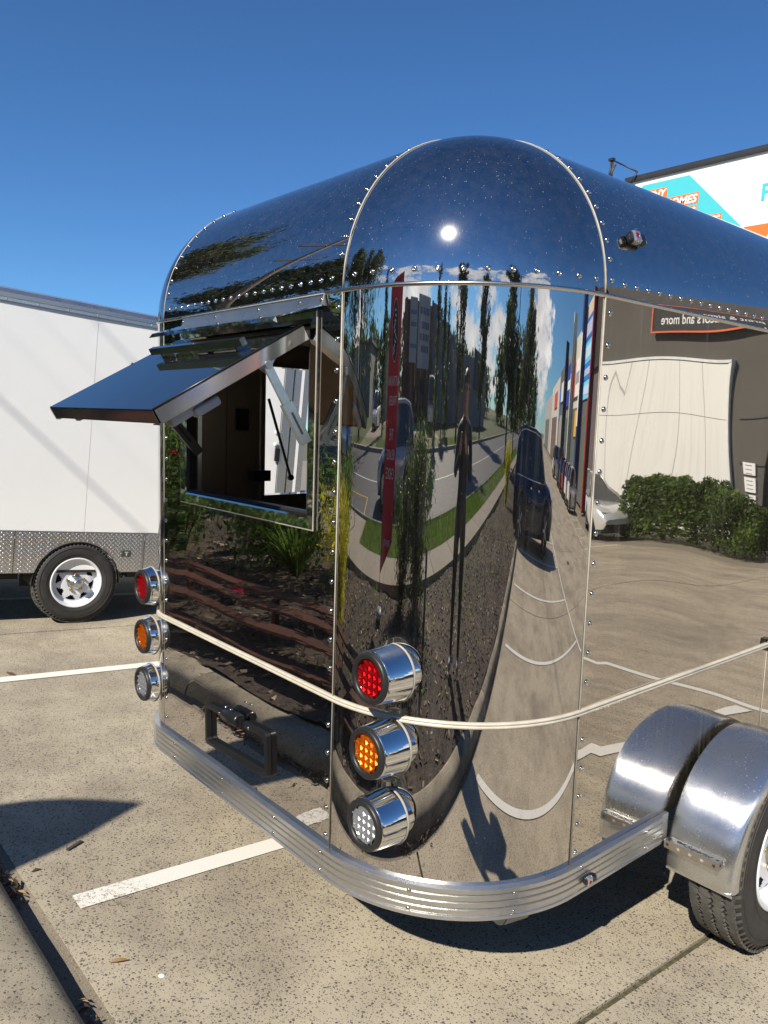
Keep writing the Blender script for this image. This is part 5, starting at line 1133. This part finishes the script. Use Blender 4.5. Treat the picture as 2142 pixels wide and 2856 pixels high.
tree('second cypress close beside the double-plumed poplar', (13.0, -22.0, 0), 4.8, 2.0, LM_CONE, 'cone', 3200, .18, 4, nm='cypress_tree', lift=.05)
tree('ragged poplar with bare upper limbs right of the poster billboard', (25.5, -18.4, 0), 10.0, 4.2, LM_DARK, 'poplar', 11000, .27, 5, nm='poplar_tree')
tree('broad dense dark poplar on the near verge', (19.0, -5.9, 0), 9.0, 3.9, LM_DARK, 'poplar', 19000, .23, 6, nm='poplar_tree')
tree('loose olive gum tree over the far end of the garden bed', (27.5, -2.9, 0), 7.4, 4.6, LM_GUM, 'gum', 12000, .24, 7, nm='gum_tree')
tree('small pointed cypress at the far end of the bays', (50, .8, -.1), 5.4, 2.6, LM_CONE, 'cone', 2500, .26, 8, nm='cypress_tree', lift=.05)
tree('narrow cypress left of the red office', (-5.9, -22.6, 0), 8.6, 1.7, LM_CONE, 'cone', 3600, .2, 9, nm='cypress_tree', lift=.05)
tree('big weeping tree with trailing dark foliage across the road', (-13.0, -19.0, 0), 13.5, 13.5, LM_WEEP, 'weep', 38000, .32, 10, nm='weeping_tree')
tree('spreading gum tree further left across the road', (-24.5, -19.5, 0), 10.5, 9, LM_GUM, 'gum', 12000, .30, 11, nm='gum_tree')
tree('very tall gum with a high crown beyond the white trailer', (-17.5, -3.2, 0), 13.0, 5.5, LM_GUM, 'gum', 7000, .30, 14, nm='gum_tree', lift=.62)
tree('dense dark pine left of the big weeping tree', (-23.5, -13.0, 0), 12.0, 9.0, LM_WEEP, 'gum', 14000, .34, 15, nm='pine_tree')
tree('dark gum tree at the far left end of the road', (-38, -20, 0), 12, 11, LM_GUM, 'gum', 9000, .42, 12, nm='gum_tree')
tree('yellow-green young tree before the grey warehouse', (9.6, -22.2, 0), 4.4, 1.6, leafmats('lime', (.16, .19, .03)), 'cone', 2000, .18, 13, nm='young_tree', lift=.1)
def mass(nm, label, pts, seed, n, ls, lm):
    rr = random.Random(seed); g = G()
    for i in range(n):
        x, y, w_, h_ = pts[rr.randrange(len(pts))]; u = rr.gauss(0, .35); v = rr.random()
        g.k = rr.choice((0, 0, 1, 2)); add_leaf(g, Vector((x + u * w_, y + rr.gauss(0, 2), h_ * v ** .7 * (1 - .5 * min(1, abs(u))))), ls * rr.uniform(.6, 1.3), rr, .2, .8)
    return g.build(nm, lm, kind='stuff', label=label, category='trees')
mass('distant_trees', 'mass of distant trees closing the view up the road', [(70 + i * 9, -30 + (i * 13) % 34, 8, 9 + (i * 7) % 5) for i in range(9)], 21, 9000, 1.1, LM_DARK)
mass('distant_trees', 'mass of distant trees closing the view down the road', [(-60 - i * 8, -30 + (i * 11) % 26, 8, 9 + (i * 7) % 5) for i in range(8)], 22, 8000, 1.1, LM_GUM)
mass('distant_trees', 'tree line behind the buildings across the road', [(-40 + i * 10, -46, 9, 6 + (i * 3) % 3) for i in range(12)], 23, 8000, .9, LM_DARK)

def shrub(label, loc, h, wd, lm, n, ls, seed, flowers=0, stems=9, upright=.5, nm='shrub', cat='shrub', fs=.07, sparse=False, group=None):
    rr = random.Random(seed); o = thing(nm, label, cat, loc, (0, 0, rr.uniform(0, 6)), group); g = G(); ax = []
    for i in range(stems):
        a = rr.uniform(0, 2 * PI); L_ = wd * .5 * rr.uniform(.3, 1); e = Vector((math.cos(a) * L_, math.sin(a) * L_, h * rr.uniform(.65, 1.0))); b = Vector((e.x * .15, e.y * .15, 0)); mid = b.lerp(e, .5) + Vector((0, 0, h * .08)); g.tube([b, mid, e], [.010, .007, .002], 5); ax.append((b, mid, e))
    part('stem', g, BARK, o); g = G()
    for i in range(n):
        b, mid, e = ax[rr.randrange(stems)]; t = rr.random() ** .7; p = b.lerp(mid, t * 2) if t < .5 else mid.lerp(e, t * 2 - 1); g.k = rr.choice((0, 1, 1, 2)); k = .04 if sparse else .11
        add_leaf(g, p + Vector((rr.gauss(0, wd * k), rr.gauss(0, wd * k), rr.gauss(0, h * .05))), ls * rr.uniform(.6, 1.4), rr, -upright if upright else 0, .18 if sparse else .28)
    g.build('foliage', lm, o)
    for i in range(flowers):
        b, mid, e = ax[rr.randrange(stems)]; p = mid.lerp(e, rr.random()) + Vector((rr.gauss(0, wd * .1), rr.gauss(0, wd * .1), 0)); g = G()
        d = Vector((rr.gauss(0, 1), rr.gauss(0, 1), 1)).normalized()
        for k in range(40): q = p + d * rr.uniform(-fs, fs); add_leaf(g, q, fs * .8, rr, 0, .16)
        part('flower', g, REDF, o)
    return o
shrub('bottlebrush shrub with red flowers at the far left of the bed', (-6.4, -2.3, .08), 1.6, 1.9, LM_BB, 5200, .10, 31, 14, 16)
shrub('wide bottlebrush shrub with one large red bloom low on its front', (-5.0, -2.75, .08), 1.35, 1.7, LM_BB, 5200, .10, 32, 12, 16)
shrub('green bottlebrush shrub right of the strap-leaved clump', (-3.9, -3.45, .08), 1.15, 1.3, LM_BB, 3600, .09, 33, 3, 14)
shrub('tall shrub with scattered red flowers at the end of the bed by the driveway', (-8.2, -3.0, .08), 1.9, 2.2, LM_BB, 5000, .12, 34, 8, 14)
shrub('dark bottlebrush bush with small red blooms beside the green marker post', (.75, -3.6, .04), 1.45, 1.35, LM_DARK, 9000, .075, 35, 7, 13, .5, 'shrub', 'shrub', .05)
shrub('leaning wispy sapling left of the green marker post', (-.02, -3.6, .04), 1.0, 1.0, LM_DARK, 4500, .07, 36, 5, 9, .5, 'shrub', 'shrub', .04)
shrub('golden conifer beside the end of the slatted rack', (-2.95, -2.25, .04), 1.05, .85, LM_GOLD, 6500, .055, 37, 0, 36, 1.5, 'golden_conifer', 'conifer')
shrub('golden conifer in the bed in front of the navy SUV', (11.2, -3.0, .08), 1.15, .85, LM_GOLD, 3000, .07, 38, 0, 26, 1.5, 'golden_conifer', 'conifer')
shrub('golden conifer growing against the row beside the red fin wall', (18.5, 18.6, -.6), 2.6, 1.0, LM_GOLD, 3000, .09, 39, 0, 26, 1.5, 'golden_conifer', 'conifer')
# strap-leaved clump
sl = thing('strap_leaf_plant', 'arching strap-leaved plant between the bottlebrush shrubs', 'plant', (-4.35, -2.45, .09)); g = G(); rr = random.Random(4)
for i in range(170):
    a = rr.uniform(0, 2 * PI); L_ = rr.uniform(.35, .75); hh = rr.uniform(.35, .7); w_ = rr.uniform(.006, .012); pts = []
    for k in range(7): t = k / 6; pts.append((math.cos(a) * L_ * t, math.sin(a) * L_ * t, hh * math.sin(t * PI * .62)))
    nx, ny = -math.sin(a) * w_, math.cos(a) * w_; vs = []
    for k, p in enumerate(pts): f = 1 - (k / 6) ** 2 * .9; vs += [(p[0] + nx * f, p[1] + ny * f, p[2]), (p[0] - nx * f, p[1] - ny * f, p[2])]
    g.k = rr.choice((0, 1, 1, 2)); g.add(vs, [(2 * k, 2 * k + 1, 2 * k + 3, 2 * k + 2) for k in range(6)], True)
g.build('leaves', leafmats('strap', (.07, .11, .03)), sl, kind='stuff')
# hedge
hg = thing('hedge', 'clipped dark green hedge along the foot of the white wall panel', 'hedge', (9.3, 17.5, -.58)); hg.scale = (KB,) * 3; rr = random.Random(77); g = G()
for i in range(20000):
    x = rr.uniform(-2.0, .7); edge = 1.22 if x > -1.2 else 1.22 - (-1.2 - x) * .38; edge += .07 * math.sin(x * 5) + .05 * math.sin(x * 13 + 1); z = .02 + (edge - .02) * rr.random() ** .6; y = rr.choice((-1, 1, rr.uniform(-1, 1))) * (.45 + .05 * math.sin(x * 7 + z * 5)) + rr.gauss(0, .05)
    g.k = (0, 1, 1, 2, 0)[int(x * 4 + z * 6 + rr.random() * 2) % 5]; add_leaf(g, Vector((x, y - .05 * z, z)), .085 * rr.uniform(.5, 1.3), rr, -.3, .5)
g.build('foliage', LM_HEDGE, hg)
g = G()
for i in range(7): x = -2.1 + i * .43; g.tube([(x, 0, 0), (x + .05, .02, .9)], [.03, .01], 6)
g.build('stems', BARK, hg)

# ================================================================== photographer
def skin_body():
    V, E, Rr = [], [], []
    def j(p, r, par=None, ry=None):
        V.append(p); Rr.append((r, ry or r)); i = len(V) - 1
        if par is not None: E.append((par, i))
        return i
    pel = j((0, 0, .95), .135, None, .10); sp1 = j((0, .01, 1.10), .120, pel, .09); ch = j((0, .02, 1.28), .150, sp1, .105); up = j((0, .0, 1.42), .115, ch, .085); nk = j((0, .02, 1.50), .055, up); hd0 = j((0, .035, 1.585), .070, nk, .078); hd1 = j((0, .02, 1.675), .078, hd0, .092); hd2 = j((0, .01, 1.735), .050, hd1, .06)
    for s in (-1, 1):
        hip = j((s * .095, 0, .88), .095, pel); kn = j((s * .11, .02, .49), .062, hip); an = j((s * .12, -.02, .10), .042, kn); he = j((s * .12, -.03, .05), .045, an); toe = j((s * .135, .13, .035), .038, he)
        sh = j((s * .175, -.005, 1.40), .062, up)
        if s > 0: el = j((.24, .02, 1.14), .048, sh); wr = j((.075, .26, 1.33), .030, el); pa = j((.052, .315, 1.385), .034, wr, .018)
        else: el = j((-.24, .03, 1.15), .048, sh); wr = j((-.085, .24, 1.30), .030, el); pa = j((-.060, .305, 1.375), .034, wr, .018)
        base = V[pa]
        for k, (dx, dz, L_) in enumerate(((.0, .030, .028), (.0, .012, .032), (0, -.006, .030), (.0, -.022, .024))):
            f0 = j((base[0] - s * .004, base[1] + .022, base[2] + dz), .0095, pa); f1 = j((base[0] - s * .022, base[1] + .030, base[2] + dz + .003), .0088, f0); j((base[0] - s * (.022 + L_ * .7), base[1] + .022, base[2] + dz + .004), .0078, f1)
        t0 = j((base[0] - s * .012, base[1] - .012, base[2] + .020), .011, pa); j((base[0] - s * .030, base[1] - .004, base[2] + .045), .009, t0)
    me = bpy.data.meshes.new('body'); me.from_pydata(V, E, []); o = bpy.data.objects.new('body', me); col.objects.link(o)
    sk = o.modifiers.new('skin', 'SKIN'); sk.use_smooth_shade = True
    for i, d in enumerate(me.skin_vertices[0].data): d.radius = Rr[i]; d.use_root = (i == 0)
    sb_ = o.modifiers.new('sub', 'SUBSURF'); sb_.levels = 2; sb_.render_levels = 2
    bpy.context.view_layer.update(); m2 = bpy.data.meshes.new_from_object(o.evaluated_get(bpy.context.evaluated_depsgraph_get())); bpy.data.objects.remove(o); return m2
pr_ = thing('person', 'person in a dark navy tracksuit with white sleeve stripes holding up a phone', 'person', (1.555, -1.662, .085), (0, 0, R(49.2)))
me = skin_body(); me.name = 'body'
SKINM = simple('skin', (.42, .24, .17), .5, 0, .05); JACK = simple('navy_jacket', (.010, .012, .025), .7, 0, .2, 20, .2); PANT = simple('black_trousers', (.008, .008, .010), .75, 0, .2, 20, .2); SHOE = simple('grey_shoe', (.25, .25, .26), .6)
me.materials.clear()
for m_ in (SKINM, JACK, PANT, SHOE): me.materials.append(m_)
for p in me.polygons:
    c = p.center; p.use_smooth = True
    if c.z > 1.47: k = 0
    elif c.y > .262 and c.z > 1.28 and abs(c.x) < .12: k = 0
    elif c.z > .93: k = 1
    elif c.z > .085: k = 2
    else: k = 3
    p.material_index = k
bo = link('body', me, pr_)
HAIR = simple('dark_brown_hair', (.035, .018, .012), .5, 0, .3, 40)
g = G()
def hair(u, v):
    a = 2 * PI * u; b = v * PI * .60; r = .094; s = math.sin(b)
    cut = 1.0
    return (r * .92 * s * math.cos(a), .004 + r * 1.10 * s * math.sin(a), 1.665 + r * 1.08 * math.cos(b) + (.006 * math.sin(a * 9) if v > .8 else 0) + (.045 if (v > .7 and math.sin(a) > .25) else 0))
g.grid(hair, 32, 12); part('hair', g, HAIR, pr_)
for s in (-1, 1): g = G(); g.lathe([(.001, -.003), (.010, 0), (.001, .003)], (s * .030, .098, 1.645), 'Y', 8); part('eye', g, DARKM, pr_); g = G(); g.lathe([(.001, .004), (.018, .002), (.020, -.004)], (s * .080, .01, 1.63), 'X' if s > 0 else 'X', 10); part('ear', g, SKINM, pr_)
g = G(); g.tube([(0, .105, 1.650), (0, .124, 1.612), (0, .105, 1.604)], [.007, .012, .006], 8); part('nose', g, SKINM, pr_); g = G(); g.box((0, .108, 1.577), (.042, .008, .008)); part('mouth', g, simple('lips', (.35, .12, .10), .5), pr_)
for s in (-1, 1):
    for k in (-1, 0, 1):
        g = G(); g.tube([(s * .205, -.005 + k * .014, 1.435), (s * .262, .0 + k * .014, 1.28), (s * .290, .02 + k * .014, 1.16)], .0035, 5); part('sleeve_stripe', g, BWH, pr_)
g = G(); g.add([(-.085, .118, 1.31), (-.072, .119, 1.33), (-.062, .119, 1.31), (-.072, .119, 1.32)], [(0, 1, 3), (1, 2, 3)]); part('chest_mark', g, BWH, pr_)
ph = thing('phone', 'phone held upright in both hands at the photographer\'s eye level', 'phone', (1.286, -1.429, 1.51), (R(-5), 0, R(49.2)))
g = G(); g.box((0, 0, 0), (.074, .008, .150)); bevel(part('case', g, BLACKP, ph), .004, 3)
g = G(); g.box((.018, .006, .052), (.030, .003, .030)); bevel(part('camera_bump', g, DARKM, ph), .001)

# ------------------------------------------------------------------ repeats share a group
GR = {'factory_unit': 'factory units in the row facing the car park', 'poplar_tree': 'poplars along the road', 'cypress_tree': 'cypresses across the road', 'gum_tree': 'gum trees around the street',
      'shrub': 'shrubs planted in the garden bed', 'golden_conifer': 'golden conifers', 'power_pole': 'timber power poles along the verge', 'overhead_cable': 'cables strung between the power poles', 'fallen_leaf': 'single leaves lying on the concrete', 'distant_trees': 'distant tree masses'}
for o in list(sc.objects):
    b = o.name.split('.')[0]
    if o.parent is None and b in GR and 'label' in o: o['group'] = GR[b]
    if o.parent is None and b == 'parked_car' and o.location.y > 13: o['group'] = 'cars parked in the facing bays'
